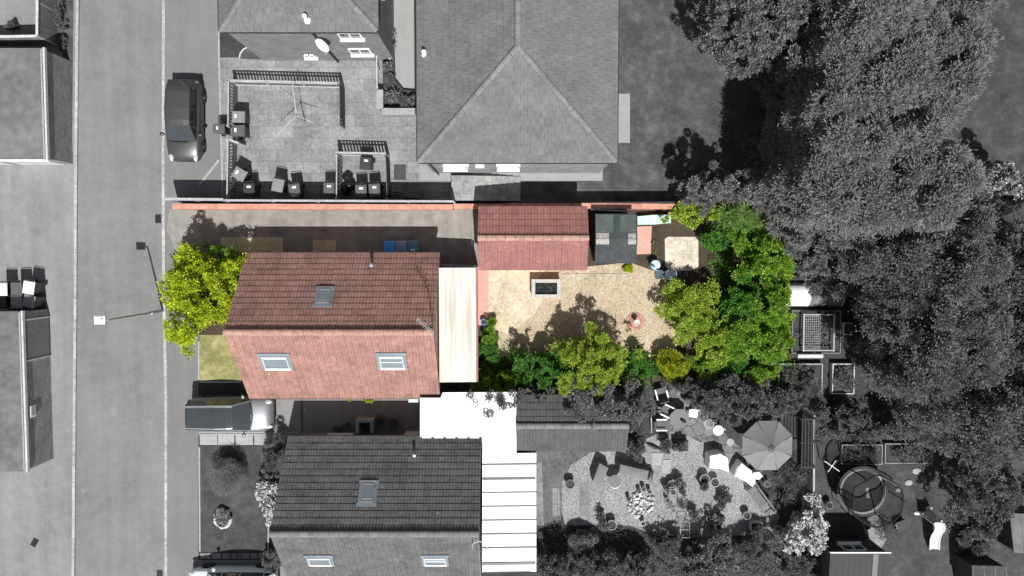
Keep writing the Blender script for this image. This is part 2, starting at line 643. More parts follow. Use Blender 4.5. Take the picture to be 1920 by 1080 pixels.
def gable(root, x0, x1, yS, yN, zE, zR, tile, ridge, wallmat, tw=.3, tl=.335, over=.25, verge=.06, seg=8, amp=.032,
          trim='gutter', lift=.03):
    """pitched roof with its ridge along x over walls with two gable ends"""
    ym = (yS + yN) / 2
    ov = verge + .04
    w = MB()
    zo = zE + .02
    k = (zR - zE) / (yN - ym)
    a, b = yS + over, yN - over
    zw = zE + k * over - .06
    for xx in (x0 + ov, x1 - ov):
        pass
    X0, X1 = x0 + ov, x1 - ov
    vs = []
    for X in (X0, X1):
        vs += [(X, a, 0), (X, b, 0), (X, b, zw), (X, ym, zR - .09), (X, a, zw)]
    w.add(vs, [(4, 3, 2, 1, 0), (5, 6, 7, 8, 9), (0, 1, 6, 5), (1, 2, 7, 6), (2, 3, 8, 7), (3, 4, 9, 8), (4, 0, 5, 9)])
    part('wall', w, wallmat, root)
    mb = MB()
    L = math.hypot(zR - zE, yN - ym)
    vN = Vector((0, ym - yN, zR - zE)) / L
    nN = Vector((0, zR - zE, yN - ym)) / L
    vS = Vector((0, ym - yS, zR - zE)) / L
    nS = Vector((0, zE - zR, ym - yS)) / L
    tiled(mb, (x0, yS, zE), (1, 0, 0), vS, nS, x1 - x0, L, tw, tl, amp, seg, lim=lambda q: (0, x1 - x0), lift=lift)
    tiled(mb, (x1, yN, zE), (-1, 0, 0), vN, nN, x1 - x0, L, tw, tl, amp, seg, lim=lambda q: (0, x1 - x0), lift=lift)
    roof = part('roof', mb, tile, root)
    un = MB()
    e = .015
    un.slab((x0 + e, yS, zE), (x1 - e, yS, zE), (x1 - e, ym, zR), (x0 + e, ym, zR), nS, .05)
    un.slab((x1 - e, yN, zE), (x0 + e, yN, zE), (x0 + e, ym, zR), (x1 - e, ym, zR), nN, .05)
    un.v = [Vector(q) - Vector((0, 0, .012)) for q in un.v]
    part('underlay', un, M['black'], roof)
    rc = MB()
    ridge_caps(rc, (x0 - .01, ym, zR + .05), (x1 + .01, ym, zR + .05), .15)
    part('ridge_tiles', rc, ridge, roof)
    for s, y in ((-1, yS), (1, yN)):
        gt = MB()
        gt.bar((x0 + .02, y + s * .05, zE - .03), (x1 - .02, y + s * .05, zE - .03), .10, .07)
        part('gutter', gt, M[trim], root, bev=.02)
    for X in (x0 + .03, x1 - .03):
        bb = MB()
        for y in (yS, yN):
            bb.bar((X, y, zE - .08), (X, ym, zR - .08), .025, .14)
        part('bargeboard', bb, M['white_dirty'], root)
    return roof, (vN, nN, vS, nS, ym, L)


def on_plane(px, py, p0, n):
    d = ROT @ Vector(((px - 960.0) / F, (540.0 - py) / F, -1.0))
    o = Vector((0, 0, H))
    return o + d * ((Vector(p0) - o).dot(n) / d.dot(n))


def roof_window(root, c, v, n, w, h, lay, blind=False):
    """roof light lying on a slope: frame, flashing kerb, pane"""
    u = v.cross(n)
    m = Matrix((u, v, n)).transposed()
    fr = MB()
    t = .075
    for sx in (-1, 1):
        fr.box(c + u * sx * (w / 2 - t / 2) + n * .09, (t, h, .1), m=m)
    for sy in (-1, 1):
        fr.box(c + v * sy * (h / 2 - t / 2) + n * .092, (w - 2 * t, t, .1), m=m)
    f = part('roof_window', fr, M['alu' if lay else 'metal'], root, bev=.008)
    fl = MB()
    fl.box(c + v * (h / 2 + .09) + n * .07, (w + .3, .17, .035), m=m)
    fl.box(c - v * (h / 2 + .08) + n * .07, (w + .28, .15, .03), m=m)
    for sx in (-1, 1):
        fl.box(c + u * sx * (w / 2 + .06) + n * .066, (.1, h + .04, .03), m=m)
    part('flashing', fl, M['flashing'], f)
    if True:
        fl2 = MB()
        fl2.box(c - v * (h / 2 + .06) + n * .095, (w + .02, .12, .03), m=m)
        part('apron', fl2, M['white_dirty' if not lay else 'white'], f)
    pn = MB()
    pn.box(c + n * .085, (w - 2 * t, h - 2 * t, .02), m=m)
    part('pane', pn, M['glass_room'], f)
    bl = MB()
    bl.box(c + v * (h / 2 - t - .06) + n * .1, (w - 2 * t - .02, .09, .02), m=m)
    if blind:
        bl.box(c - v * .02 + n * .1, (w - 2 * t - .02, .05, .02), m=m)
    part('blind', bl, M['white'], f)


def wall_window(root, c, nrm, w, h, name='window', glassm='glass'):
    """upright window set proud of a wall: frame, sill and pane; nrm points outwards"""
    nrm = Vector(nrm).normalized()
    u = Vector((0, 0, 1)).cross(nrm)
    m = Matrix((u, nrm, Vector((0, 0, 1)))).transposed()
    c = Vector(c)
    fr = MB()
    t = .07
    for sx in (-1, 0, 1):
        fr.box(c + u * sx * (w / 2 - t / 2) + nrm * .02, (t, .08, h), m=m)
    for sy in (-1, 1):
        fr.box(c + Vector((0, 0, sy * (h / 2 - t / 2))) + nrm * .018, (w - .004, .08, t), m=m)
    f = part(name, fr, M['white'], root)
    sl = MB()
    sl.box(c + nrm * .06 - Vector((0, 0, h / 2 + .035)), (w + .1, .2, .065), m=m)
    part('sill', sl, M['white'], f)
    pn = MB()
    pn.box(c + nrm * .012, (w - .1, .05, h - .1), m=m)
    part('pane', pn, M[glassm], f)
    return f


def wall_door(root, c, nrm, w=.9, h=2.0, m_='white'):
    nrm = Vector(nrm).normalized()
    u = Vector((0, 0, 1)).cross(nrm)
    m = Matrix((u, nrm, Vector((0, 0, 1)))).transposed()
    d = MB()
    d.box(Vector(c) + nrm * .02 + Vector((0, 0, h / 2)), (w, .08, h), m=m)
    f = part('door', d, M[m_], root, bev=.01)
    hd = MB()
    hd.box(Vector(c) + nrm * .09 + u * (w / 2 - .1) + Vector((0, 0, 1.0)), (.12, .05, .03), m=m)
    part('handle', hd, M['metal'], f)


def flue(root, c, z, h=.35, r=.07, matk='flashing'):
    fl = MB()
    fl.lathe((c.x, c.y, z - .12), [(.17, 0), (.16, .03), (r * 1.3, .14), (r, .18), (r, h), (r * 1.25, h), (r * 1.25, h + .05), (.0, h + .07)], 14)
    return part('flue', fl, M[matk], root, smooth=40)


# ------------------------------------------------------------------ foliage
def leaf_arrays(cl, n, L, W, seed, out=.6, up=.65, nr=.55, shell=.62, upn=1.5, zmin=None, hole=-.55):
    rng = np.random.default_rng(seed)
    cl = np.array(cl, float)
    wts = cl[:, 3] ** 2
    wts /= wts.sum()
    k = rng.choice(len(cl), n, p=wts)
    c = cl[k]
    d = rng.normal(size=(n, 3))
    d /= np.linalg.norm(d, axis=1)[:, None]
    d[:, 2] = np.where(rng.random(n) < up, np.abs(d[:, 2]), d[:, 2])
    rad = c[:, 3] * (shell + (1 - shell) * rng.random(n) ** .6)
    rad = rad * np.where(rng.random(n) < .3, 1 + .75 * rng.random(n) ** 2, 1.0)
    p = c[:, :3] + d * rad[:, None]
    kv = rng.normal(size=(9, 3))
    kv *= (6.28 / rng.uniform(.45, 1.3, 9) / np.linalg.norm(kv, axis=1))[:, None]
    kv[:, 2] *= .5
    fz = np.sin(p @ kv.T + rng.random(9) * 6.28).sum(1) / 2.12
    keep = fz > hole + .25 * rng.normal(size=n)
    p, d, n = p[keep], d[keep], int(keep.sum())
    if zmin is not None:
        p[:, 2] = np.maximum(p[:, 2], zmin + .02 * rng.random(n))
    a = out * d + (1 - out) * rng.normal(size=(n, 3)) * .6 + np.array([0, 0, .12])
    a /= np.linalg.norm(a, axis=1)[:, None] + 1e-9
    nn = d * .5 + np.array([0, 0, upn]) + rng.normal(size=(n, 3)) * nr * .6
    s = np.cross(nn, a)
    s /= np.linalg.norm(s, axis=1)[:, None] + 1e-9
    l = (L * (.6 + .8 * rng.random(n)))[:, None]
    w = (W * (.6 + .8 * rng.random(n)))[:, None]
    v = np.stack([p, p + a * l * .45 + s * w / 2, p + a * l, p + a * l * .45 - s * w / 2], 1)
    return v.reshape(-1, 3)


def leaf_mesh(name, v, m):
    n = len(v) // 4
    me = bpy.data.meshes.new(name)
    me.vertices.add(len(v))
    me.vertices.foreach_set('co', v.astype(np.float32).ravel())
    me.loops.add(n * 4)
    me.loops.foreach_set('vertex_index', np.arange(n * 4, dtype=np.int32))
    me.polygons.add(n)
    me.polygons.foreach_set('loop_start', np.arange(0, n * 4, 4, dtype=np.int32))
    me.polygons.foreach_set('loop_total', np.full(n, 4, np.int32))
    me.update(calc_edges=True)
    me.materials.append(m)
    return me


def clumps(Rx, Ry, h, z0, nc, seed, cr=(.25, .42), lobes=.18, flat=1.0):
    """clump centres through a lumpy dome from z0 to z0+h"""
    rng = np.random.default_rng(seed)
    ph = rng.random(6) * 6.28
    out = []
    r0 = min(Rx, Ry)
    for i in range(nc):
        d = rng.normal(size=3)
        d /= np.linalg.norm(d)
        t = math.atan2(d[1], d[0])
        lob = 1 + lobes * (math.sin(2 * t + ph[0]) * .5 + math.sin(3 * t + ph[1]) * .6 + math.sin(5 * t + ph[2]) * .5)
        q = rng.random() ** .3
        cr_ = r0 * rng.uniform(*cr)
        sx = max(.05, Rx * lob - cr_ * .55)
        sy = max(.05, Ry * lob - cr_ * .55)
        zz = z0 + h / 2 + d[2] * q * max(.02, h / 2 - cr_ * .6) * flat
        out.append((d[0] * q * sx, d[1] * q * sy, zz, cr_))
    return out


def cone_clumps(Rr, h, seed, n=60, top=.12, z0=.3, power=.6):
    rng = np.random.default_rng(seed)
    out = []
    for i in range(n):
        f = rng.random() ** .75
        z = z0 + (h - z0) * f
        rr = Rr * (top + (1 - top) * (1 - f) ** power)
        t = rng.random() * 6.28
        q = rng.random() ** .4
        c = Rr * rng.uniform(.16, .3)
        out.append((math.cos(t) * max(.03, rr - c * .7) * q, math.sin(t) * max(.03, rr - c * .7) * q, z, c))
    return out


def limbs(h, r, spread, n, seed, th=.4):
    rnd = random.Random(seed)
    mb = MB()
    lean = Vector((rnd.uniform(-.1, .1), rnd.uniform(-.1, .1), 0))
    mb.tube([(0, 0, 0), Vector((0, 0, h * .35)) + lean * h * .3, Vector((0, 0, h * .85)) + lean * h], [r * 1.3, r, r * .35], 8)
    for i in range(n):
        t = i * 2.4 + rnd.uniform(-.4, .4)
        z = h * rnd.uniform(th * .6, .7)
        b = Vector((0, 0, z)) + lean * z
        e = b + Vector((math.cos(t) * spread, math.sin(t) * spread, h * rnd.uniform(.12, .3)))
        mb.tube([b, (b + e) / 2 + Vector((0, 0, h * .06)), e], [r * .55, r * .38, r * .12], 6)
    return mb


def plant(name, label, cat, px, py, rx, ry, h, m, n=None, L=.14, W=.075, group=None, seed=None, z0=None, stem='trunk_brown',
          zref=.55, kind='dome', nc=None, base=0.0, stemname='trunk', limbn=6, **kw):
    """a shrub or tree; px,py,rx,ry are its outline in the photograph, h its real height in metres"""
    seed = seed if seed is not None else int(px * 7 + py * 13)
    c = P(px, py, base + h * zref)
    s = F / (H - base - h * zref)
    Rx, Ry = rx * 1.1 / s, ry * 1.1 / s
    L, W = L * .62, W * .66
    z0 = z0 if z0 is not None else (h * .12 if h > 1.2 else 0.02)
    root = thing(name, label, cat, (c.x, c.y, base), 0, group)
    if kind == 'cone':
        cl = cone_clumps(Rx, h, seed, nc or 70, z0=z0)
    else:
        ck = {k: kw.pop(k) for k in ('cr', 'lobes') if k in kw}
        c0 = ck.get('cr', (.25, .42))
        if kw.pop('fine', True):
            ck['cr'] = (c0[0] * .55, c0[1] * .75)
        cl = clumps(Rx, Ry, h - z0, z0, int(1.9 * (nc or int(14 + 16 * Rx * Ry))), seed, **ck)
    area = math.pi * Rx * Ry * 1.5 + math.pi * (Rx + Ry) * h * .35
    n = n or int(min(80000, area * 4.4 / (L * W * .5)))
    v = leaf_arrays(cl, n, L, W, seed, zmin=.02, **kw)
    o = bpy.data.objects.new('crown', leaf_mesh('crown', v, M[m]))
    COL.objects.link(o)
    o.parent = root
    part(stemname, limbs(h * .8, max(.02, h * .022), min(Rx, Ry) * .7, limbn, seed), M[stem], root, local=True)
    return root


# ------------------------------------------------------------------ garden furniture and bins
def fence_line(name, label, pts, h, group=None, mat_='timber', slat=.09, gap=.06, post=1.8, lean=0, cat='fence',
               rails=2, capw=0, base=0.0, postw=.09, side=1, pmat=None):
    """upright boards on rails between posts, along world points"""
    a0 = Vector(pts[0])
    root = thing(name, label, cat, (a0.x, a0.y, base), 0, group)
    bd, rl = MB(), MB()
    posts = []
    for a, b in zip(pts[:-1], pts[1:]):
        a, b = Vector((a[0], a[1], 0)), Vector((b[0], b[1], 0))
        d = b - a
        Ln = d.length
        d.normalize()
        nrm = Vector((-d.y, d.x, 0)) * side
        k = int(Ln / (slat + gap))
        for i in range(k):
            p = a + d * ((i + .5) * Ln / k)
            hh = h + random.uniform(-.015, .015)
            bd.box(p + nrm * .035 + Vector((0, 0, base + hh / 2 + .02)), (slat, .02, hh - .04), rz=math.atan2(d.y, d.x))
        for r in range(rails):
            z = base + h * (.2 + .62 * r / max(1, rails - 1))
            rl.bar(a + Vector((0, 0, z)), b + Vector((0, 0, z)), .045, .08)
        if capw:
            rl.bar(a + Vector((0, 0, base + h + .02)) + nrm * .02, b + Vector((0, 0, base + h + .02)) + nrm * .02, capw, .03)
        m = max(1, round(Ln / post))
        posts += [a + d * (Ln * i / m) for i in range(m + 1)]
    part('panel', bd, M[mat_], root)
    part('rail', rl, M[pmat or mat_], root)
    done = []
    for p in posts:
        if any((p - q).length < .25 for q in done):
            continue
        done.append(p)
        q = MB()
        q.box(p + Vector((0, 0, base + h / 2 + .03)), (postw, postw, h + .06))
        part('post', q, M[pmat or mat_], root, bev=.008)
    return root


BIN = {}


def wheelie(px, py, rz, label, body, lid, group, sc=1.0, name='wheelie_bin', cat='bin', sticker=None, text=None, z=1.0):
    c = P(px, py, z)
    root = thing(name, label, cat, (c.x, c.y, 0), R(rz), group)
    b = MB()
    b.taper((0, 0, .06), (.42 * sc, .44 * sc), (.54 * sc, .6 * sc), .92)
    b.taper((0, 0, .95), (.58 * sc, .64 * sc), (.59 * sc, .65 * sc), .05)
    part('body', b, M[body], root, local=True, bev=.015)
    l = MB()
    l.taper((0, 0, 1.002), (.60 * sc, .68 * sc), (.52 * sc, .58 * sc), .055)
    l.taper((0, -.02, 1.05), (.36 * sc, .36 * sc), (.32 * sc, .32 * sc), .022)
    lo = part('lid', l, M[lid], root, local=True, bev=.014)
    hd = MB()
    hd.tube([(-.24 * sc, .30 * sc, .98), (-.24 * sc, .4 * sc, 1.0), (.24 * sc, .4 * sc, 1.0), (.24 * sc, .30 * sc, .98)], .018, 6)
    part('handle', hd, M[body], root, local=True)
    for sx in (-1, 1):
        w = MB()
        w.lathe((sx * .25 * sc, .24 * sc, .1), [(.0, -.03), (.1, -.03), (.1, .03), (.0, .03)], 14, m=Matrix.Rotation(R(90), 3, 'Y'))
        part('wheel', w, M['rubber'], root, local=True)
    if sticker:
        st = MB()
        st.box((.02, .12 * sc, 1.079), (.2 * sc, .1 * sc, .004))
        part('label_patch', st, M[sticker], lo, local=True)
    if text:
        tx = lettering(text, .24, M['white'])
        tx.parent = lo
        tx.location = (0, -.24 * sc, 1.066)
        tx.rotation_euler = (0, 0, math.pi)
    return root


def lettering(s, size, m, name='number'):
    cu = bpy.data.curves.new('lettering', 'FONT')
    cu.body = s
    cu.size = size
    cu.align_x = 'CENTER'
    cu.align_y = 'CENTER'
    cu.extrude = .003
    tmp = bpy.data.objects.new('tmp', cu)
    COL.objects.link(tmp)
    dg = bpy.context.evaluated_depsgraph_get()
    me = bpy.data.meshes.new_from_object(tmp.evaluated_get(dg))
    bpy.data.objects.remove(tmp)
    me.materials.clear()
    me.materials.append(m)
    o = bpy.data.objects.new(name, me)
    COL.objects.link(o)
    return o


def pot(px, py, r, label, h=.35, m='terracotta', fill='soil', plant_m=None, group=None, name='plant_pot', cat='pot', leaf=None, rim=True, lr=1.2):
    """round pot; r is its rim radius in photograph pixels"""
    c = P(px, py, h)
    rr = r * (H - h) / F
    root = thing(name, label, cat, (c.x, c.y, 0), 0, group)
    b = MB()
    b.lathe((0, 0, 0), [(rr * .68, 0), (rr * .92, h * .8), (rr, h * .8), (rr, h), (rr * .82, h), (rr * .8, h * .84), (0.0, h * .84)], 22)
    part('bowl', b, M[m], root, local=True, smooth=40)
    s = MB()
    s.lathe((0, 0, h * .80), [(rr * .81, 0), (rr * .78, h * .07), (0, h * .10)], 16)
    part('compost', s, M[fill], root, local=True)
    if plant_m:
        cl = clumps(rr * lr, rr * lr, .35, h * .8, 12, int(px + py), cr=(.3, .5))
        v = leaf_arrays(cl, 420, .11, .05, int(px * 3 + py))
        o = bpy.data.objects.new('foliage', leaf_mesh('foliage', v, M[plant_m]))
        COL.objects.link(o)
        o.parent = root
    return root


def ground_cover(name, label, poly, h, n, m, L=.1, W=.06, seed=1):
    """low planting nobody could count, one object filling an outline"""
    pts = PX(poly)
    xs, ys = [p.x for p in pts], [p.y for p in pts]
    rng = np.random.default_rng(seed)
    out = []
    k = len(pts)
    while len(out) < n // 14:
        x, y = rng.uniform(min(xs), max(xs)), rng.uniform(min(ys), max(ys))
        c = False
        for i in range(k):
            a, b = pts[i], pts[i - 1]
            if (a.y > y) != (b.y > y) and x < (b.x - a.x) * (y - a.y) / (b.y - a.y) + a.x:
                c = not c
        if c:
            out.append((x, y, h * rng.uniform(.1, .6), h * rng.uniform(.35, .7)))
    v = leaf_arrays(out, n, L, W, seed, zmin=.02)
    o = bpy.data.objects.new(name, leaf_mesh(name, v, M[m]))
    COL.objects.link(o)
    return tag(o, label, 'ground cover', kind='stuff')


# ------------------------------------------------------------------ vehicles
def car(name, label, loc, head, paint, L=4.15, W=1.74, Ht=1.47, glass_roof=False, roofmat=None, tail='lamp_red', cat='car', van=False):
    """x forward; body shell lofted from cross sections, cabin on top, four wheels, lamps, mirrors"""
    root = thing(name, label, cat, loc, head)
    k, w2 = L / 4.2, W / 1.75
    hz = Ht / 1.47
    st = [(-2.12, .46, .42, .74, .76), (-2.07, .68, .32, .84, .87), (-1.9, .80, .24, .90, .94), (-1.3, .865, .2, .93, .96), (-.4, .875, .19, .93, .95),
          (.6, .875, .19, .91, .95), (1.0, .868, .19, .885, .965), (1.45, .85, .2, .83, .915), (1.8, .815, .22, .75, .83), (1.98, .75, .27, .67, .735),
          (2.08, .66, .33, .58, .62), (2.12, .52, .38, .52, .54)]
    mb = MB()
    rows = []
    for x, w, zl, zs, zc in st:
        w *= w2
        zs *= hz
        zc *= hz
        half = [(w * .9, zl), (w * .985, zl + .10), (w, (zl + zs) / 2), (w * .985, zs - .1), (w * .93, zs - .015), (w * .8, zs + (zc - zs) * .35), (w * .45, zc), (0, zc + .012)]
        rows.append([Vector((x * k, -a, b)) for a, b in half] + [Vector((x * k, a, b)) for a, b in half[-2::-1]])
    n = len(rows[0])
    vs = [q for r in rows for q in r]
    fs = []
    for i in range(len(rows) - 1):
        for j in range(n - 1):
            fs.append((i * n + j, i * n + j + 1, (i + 1) * n + j + 1, (i + 1) * n + j))
        fs.append((i * n + n - 1, i * n, (i + 1) * n, (i + 1) * n + n - 1))
    fs.append(tuple(range(n)))
    e = (len(rows) - 1) * n
    fs.append(tuple(range(e + n - 1, e - 1, -1)))
    mb.add(vs, fs)
    body = part('body', mb, M[paint], root, local=True, smooth=50)
    gs = [(-2.0, .70, .90, .68, .90), (-1.62, .77, .93, .585, 1.32), (-1.35, .785, .93, .60, 1.415), (-.5, .79, .93, .62, 1.465), (.1, .79, .93, .61, 1.445),
          (.38, .785, .93, .60, 1.40), (1.12, .765, .955, .74, .965)]
    if van:
        gs[0] = (-2.05, .64, .9, .58, .93)
        gs[1] = (-1.93, .75, .93, .59, 1.38)
    G = []
    for x, wb, zb, wr, zr in gs:
        wb, wr = wb * w2, wr * w2
        zb, zr = zb * hz, zr * hz
        G.append((Vector((x * k, wb, zb)), Vector((x * k, wr, zr)), Vector((x * k, wr * .5, zr + .035)), Vector((x * k, 0, zr + .045))))

    def mir(q):
        return Vector((q.x, -q.y, q.z))
    for nm, i0, i1, mt in (('rear_window', 0, 1, 'car_glass'), ('roof', 1, 5, roofmat or paint), ('windscreen', 5, 6, 'screen_glass')):
        t = MB()
        for i in range(i0, i1):
            a, b = G[i], G[i + 1]
            prof_a = [a[1], a[2], a[3], mir(a[2]), mir(a[1])]
            prof_b = [b[1], b[2], b[3], mir(b[2]), mir(b[1])]
            for j in range(4):
                t.quad(prof_a[j], prof_a[j + 1], prof_b[j + 1], prof_b[j])
        bmj = part(nm, t, M[mt], root, local=True, smooth=60)
    if glass_roof:
        t = MB()
        up = Vector((0, 0, .008))
        for i in range(1, 5):
            for j in range(2):
                for f_ in (lambda q: q, mir):
                    a, b = G[i], G[i + 1]
                    A = [f_(a[1].lerp(a[2], .35) if j == 0 else a[2]) + up, f_(a[2] if j == 0 else a[3]) + up,
                         f_(b[2] if j == 0 else b[3]) + up, f_(b[1].lerp(b[2], .35) if j == 0 else b[2]) + up]
                    t.quad(*A)
        part('roof_glass', t, M['screen_glass'], root, local=True)
        for s in (-1, 1):
            t = MB()
            t.tube([(G[i][1].x, s * G[i][1].y, G[i][1].z + .03) for i in range(1, 6)], .022, 6)
            part('roof_rail', t, M['metal'], root, local=True)
    for s in (1, -1):
        t = MB()
        for i in range(6):
            a, b = G[i], G[i + 1]
            q = [a[0], b[0], b[1], a[1]]
            q = [Vector((p.x, p.y * s, p.z)) for p in q]
            t.quad(*q)
        part('side_window', t, M['car_glass'], root, local=True)
        t = MB()
        t.tube([Vector((G[i][1].x, G[i][1].y * s, G[i][1].z)) for i in range(7)], .03, 6)
        for i in (1, 3, 5):
            t.tube([Vector((G[i][0].x, G[i][0].y * s * 1.005, G[i][0].z)), Vector((G[i][1].x, G[i][1].y * s * 1.005, G[i][1].z))], .028, 6)
        part('pillar', t, M[paint], root, local=True)
        t = MB()
        t.lathe((.78 * k, s * (W / 2 + .09), 1.0 * hz), [(0, -.08), (.08, -.05), (.1, .02), (.06, .07), (0, .08)], 10, 1.0, 1.25)
        t.bar((.78 * k, s * (W / 2 - .1), .94 * hz), (.78 * k, s * (W / 2 + .04), .98 * hz), .05, .04)
        part('mirror', t, M[paint], root, local=True, smooth=60)
        t = MB()
        t.lathe((1.86 * k, s * .62 * w2, .70 * hz), [(0, -.08), (.14, -.04), (.17, .02), (.1, .07), (0, .09)], 12, 1.6, .7)
        part('headlight', t, M['lamp_clear'], root, local=True, smooth=60)
        t = MB()
        t.lathe((-1.98 * k, s * .70 * w2, .80 * hz), [(0, -.14), (.1, -.1), (.12, .02), (.08, .1), (0, .12)], 10, .9, .9)
        part('tail_light', t, M[tail], root, local=True, smooth=60)
        for x in (1.3, -1.27):
            c = (x * k, s * (W / 2 - .105), .315)
            m = Matrix.Rotation(R(90), 3, 'X')
            t = MB()
            t.lathe(c, [(.2, -.115), (.29, -.115), (.315, -.08), (.315, .08), (.29, .115), (.2, .115)], 24, m=m)
            wh = part('wheel', t, M['rubber'], root, local=True, smooth=40)
            t = MB()
            t.lathe(c, [(.0, -.118), (.06, -.118), (.07, -.09), (.19, -.1), (.205, -.119), (.205, .119), (.19, .1), (.07, .09), (.06, .118), (0, .118)], 20, m=m)
            part('rim', t, M['metal'], wh, local=True, smooth=40)
    t = MB()
    t.tube([(1.08 * k, -.7 * w2, .955 * hz), (1.17 * k, -.35 * w2, .985 * hz), (1.2 * k, 0, .99 * hz), (1.17 * k, .35 * w2, .985 * hz), (1.08 * k, .7 * w2, .955 * hz)], .045, 6)
    part('cowl', t, M['black'], root, local=True)
    for x, w in ((2.10, .9), (-2.10, 1.0)):
        t = MB()
        t.box((x * k, 0, .44), (.06, w * w2, .16))
        part('bumper', t, M['black'], root, local=True, bev=.02)
    t = MB()
    t.box((-2.125 * k, 0, .66 * hz), (.02, .5, .11))
    part('number_plate', t, M['white'], root, local=True)
    for s in (-1, 1):
        t = MB()
        t.tube([(1.13 * k, s * .08, .985 * hz), (1.0 * k, s * .62 * w2, 1.035 * hz)], .012, 5)
        part('wiper', t, M['black'], root, local=True)
    return root


M['screen_glass'] = mat('windscreen_glass', (.04, .046, .052), .08, .1, 3, .1, 0, .8)
M['car_glass'] = glassy('car_glass', g(.022), .04, .9)
M['lamp_clear'] = mat('clear_lamp', g(.42), .15, .05, 4, .05, 0, .8)
M['lamp_red'] = mat('red_lamp', (.35, .02, .02), .25, .05, 4, .05, 0, .6)
M['lamp_grey'] = mat('grey_lamp', g(.1), .25, .05, 4, .05, 0, .6)
M['paint_dark'] = mat('dark_grey_paint', g(.08), .4, .03, 2, .03, 0, .8, .5)
M['paint_black'] = mat('black_paint', (.27, .275, .29), .45, .03, 2, .03, 0, .8, .6)
M['paint_pale'] = mat('pale_blue_paint', (.7, .78, .8), .2, .03, 2, .03, 0, .7)

# ================================================================== SETTING
def lerp_tab(tab, y):
    for (y0, x0), (y1, x1) in zip(tab[:-1], tab[1:]):
        if y0 <= y <= y1:
            return x0 + (x1 - x0) * (y - y0) / (y1 - y0)
    return tab[0][1] if y < tab[0][0] else tab[-1][1]


KL = [(-4000, 149), (0, 145), (300, 142), (560, 141), (800, 139), (1080, 137), (5000, 136)]
KR = [(-4000, 308), (0, 307), (300, 306), (540, 307), (640, 309), (740, 311), (1080, 311), (5000, 311)]
GY = [-4000, -1200, 0, 150, 300, 430, 560, 640, 740, 800, 940, 1080, 2200, 5000]
t = MB()
vs, fs = [], []
ROADZ = -.1
for y in GY:
    a, b = P(lerp_tab(KL, y), y), P(lerp_tab(KR, y), y)
    for x, yy, z in ((-260, a.y, 0), (a.x, a.y, 0), (a.x + .02, a.y, ROADZ), (b.x - .02, b.y, ROADZ), (b.x, b.y, 0), (260, b.y, 0)):
        vs.append((x, yy, z))
for i in range(len(GY) - 1):
    for j in range(5):
        fs.append((i * 6 + j, i * 6 + j + 1, i * 6 + 7 + j, i * 6 + 6 + j))
t.add(vs, fs)
struct('ground', t, M['soil'])
t = MB()
vs, fs = [], []
for y in GY:
    a, b = P(lerp_tab(KL, y), y), P(lerp_tab(KR, y), y)
    vs += [(a.x + .02, a.y, ROADZ + .006), (b.x - .02, b.y, ROADZ + .006)]
for i in range(len(GY) - 1):
    fs.append((i * 2, i * 2 + 1, i * 2 + 3, i * 2 + 2))
t.add(vs, fs)
struct('road', t, M['road'])
for tab, sgn, nm in ((KL, -1, 'kerb'), (KR, 1, 'kerb')):
    t = MB()
    for y0, y1 in zip(GY[1:-2], GY[2:-1]):
        n = max(1, int((y1 - y0) / 33))
        for i in range(n):
            ya, yb = y0 + (y1 - y0) * i / n, y0 + (y1 - y0) * (i + 1) / n
            a, b = P(lerp_tab(tab, ya), ya), P(lerp_tab(tab, yb), yb)
            d = (b - a).normalized() * .006
            z = .012 + random.uniform(-.004, .004)
            a.x += random.uniform(-.008, .008)
            t.bar(a + d + Vector((0, 0, z - .06)), b - d + Vector((0, 0, z - .06)), .145, .13)
    struct(nm, t, M['kerb'])


def sheet(name, px, level, m, h=None):
    t = MB()
    z = .004 * level
    pts = PX(px, 0)
    if h:
        t.prism([(p.x, p.y) for p in pts], 0.001, h)
    else:
        t.add([(p.x, p.y, z) for p in pts], [tuple(range(len(pts)))])
    return struct(name, t, m)


sheet('forecourt', [(-2500, -1200), (144, -1200), (144, 0), (141, 300), (140, 560), (137, 1080), (136, 2200), (-2500, 2200)], 1, M['forecourt'])
sheet('verge_soil', [(72, 0), (138, 0), (135, 300), (116, 300), (118, 90), (95, 84)], 2, M['lawn'])
sheet('pavement', [(309, -1200), (410, -1200), (410, 120), (420, 372), (380, 393), (415, 470), (372, 520), (372, 1090), (371, 2200), (312, 2200), (312, 700), (308, 520), (307, 300)], 1, M['pave'])
sheet('driveway', [(318, 392), (897, 392), (897, 505), (425, 505), (412, 470), (330, 470), (312, 430)], 2, M['drive'])
sheet('yard', [(410, 108), (790, 108), (790, 330), (850, 330), (850, 378), (418, 378)], 2, M['yard'])
sheet('path', [(718, -300), (786, -300), (786, 108), (782, 200), (722, 200)], 3, M['path'])
sheet('side_path', [(372, 742), (800, 742), (800, 822), (372, 816)], 2, M['ndrive'])
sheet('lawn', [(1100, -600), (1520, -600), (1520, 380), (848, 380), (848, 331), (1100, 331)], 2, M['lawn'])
sheet('flats_ground', [(786, -600), (1150, -600), (1150, 176), (1181, 176), (1181, 268), (1130, 268), (1130, 339), (786, 339)], 3, M['path'])
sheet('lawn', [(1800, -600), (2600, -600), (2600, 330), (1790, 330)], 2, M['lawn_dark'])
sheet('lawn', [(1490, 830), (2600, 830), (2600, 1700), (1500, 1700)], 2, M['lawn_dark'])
sheet('front_lawn', [(374, 628), (455, 628), (455, 713), (374, 713)], 3, M['lawn_green'])
sheet('front_bed', [(374, 500), (470, 500), (470, 628), (374, 628)], 2, M['soil_brown'])
sheet('garden_soil', [(897, 392), (1490, 392), (1490, 722), (897, 722)], 1, M['soil_brown'])
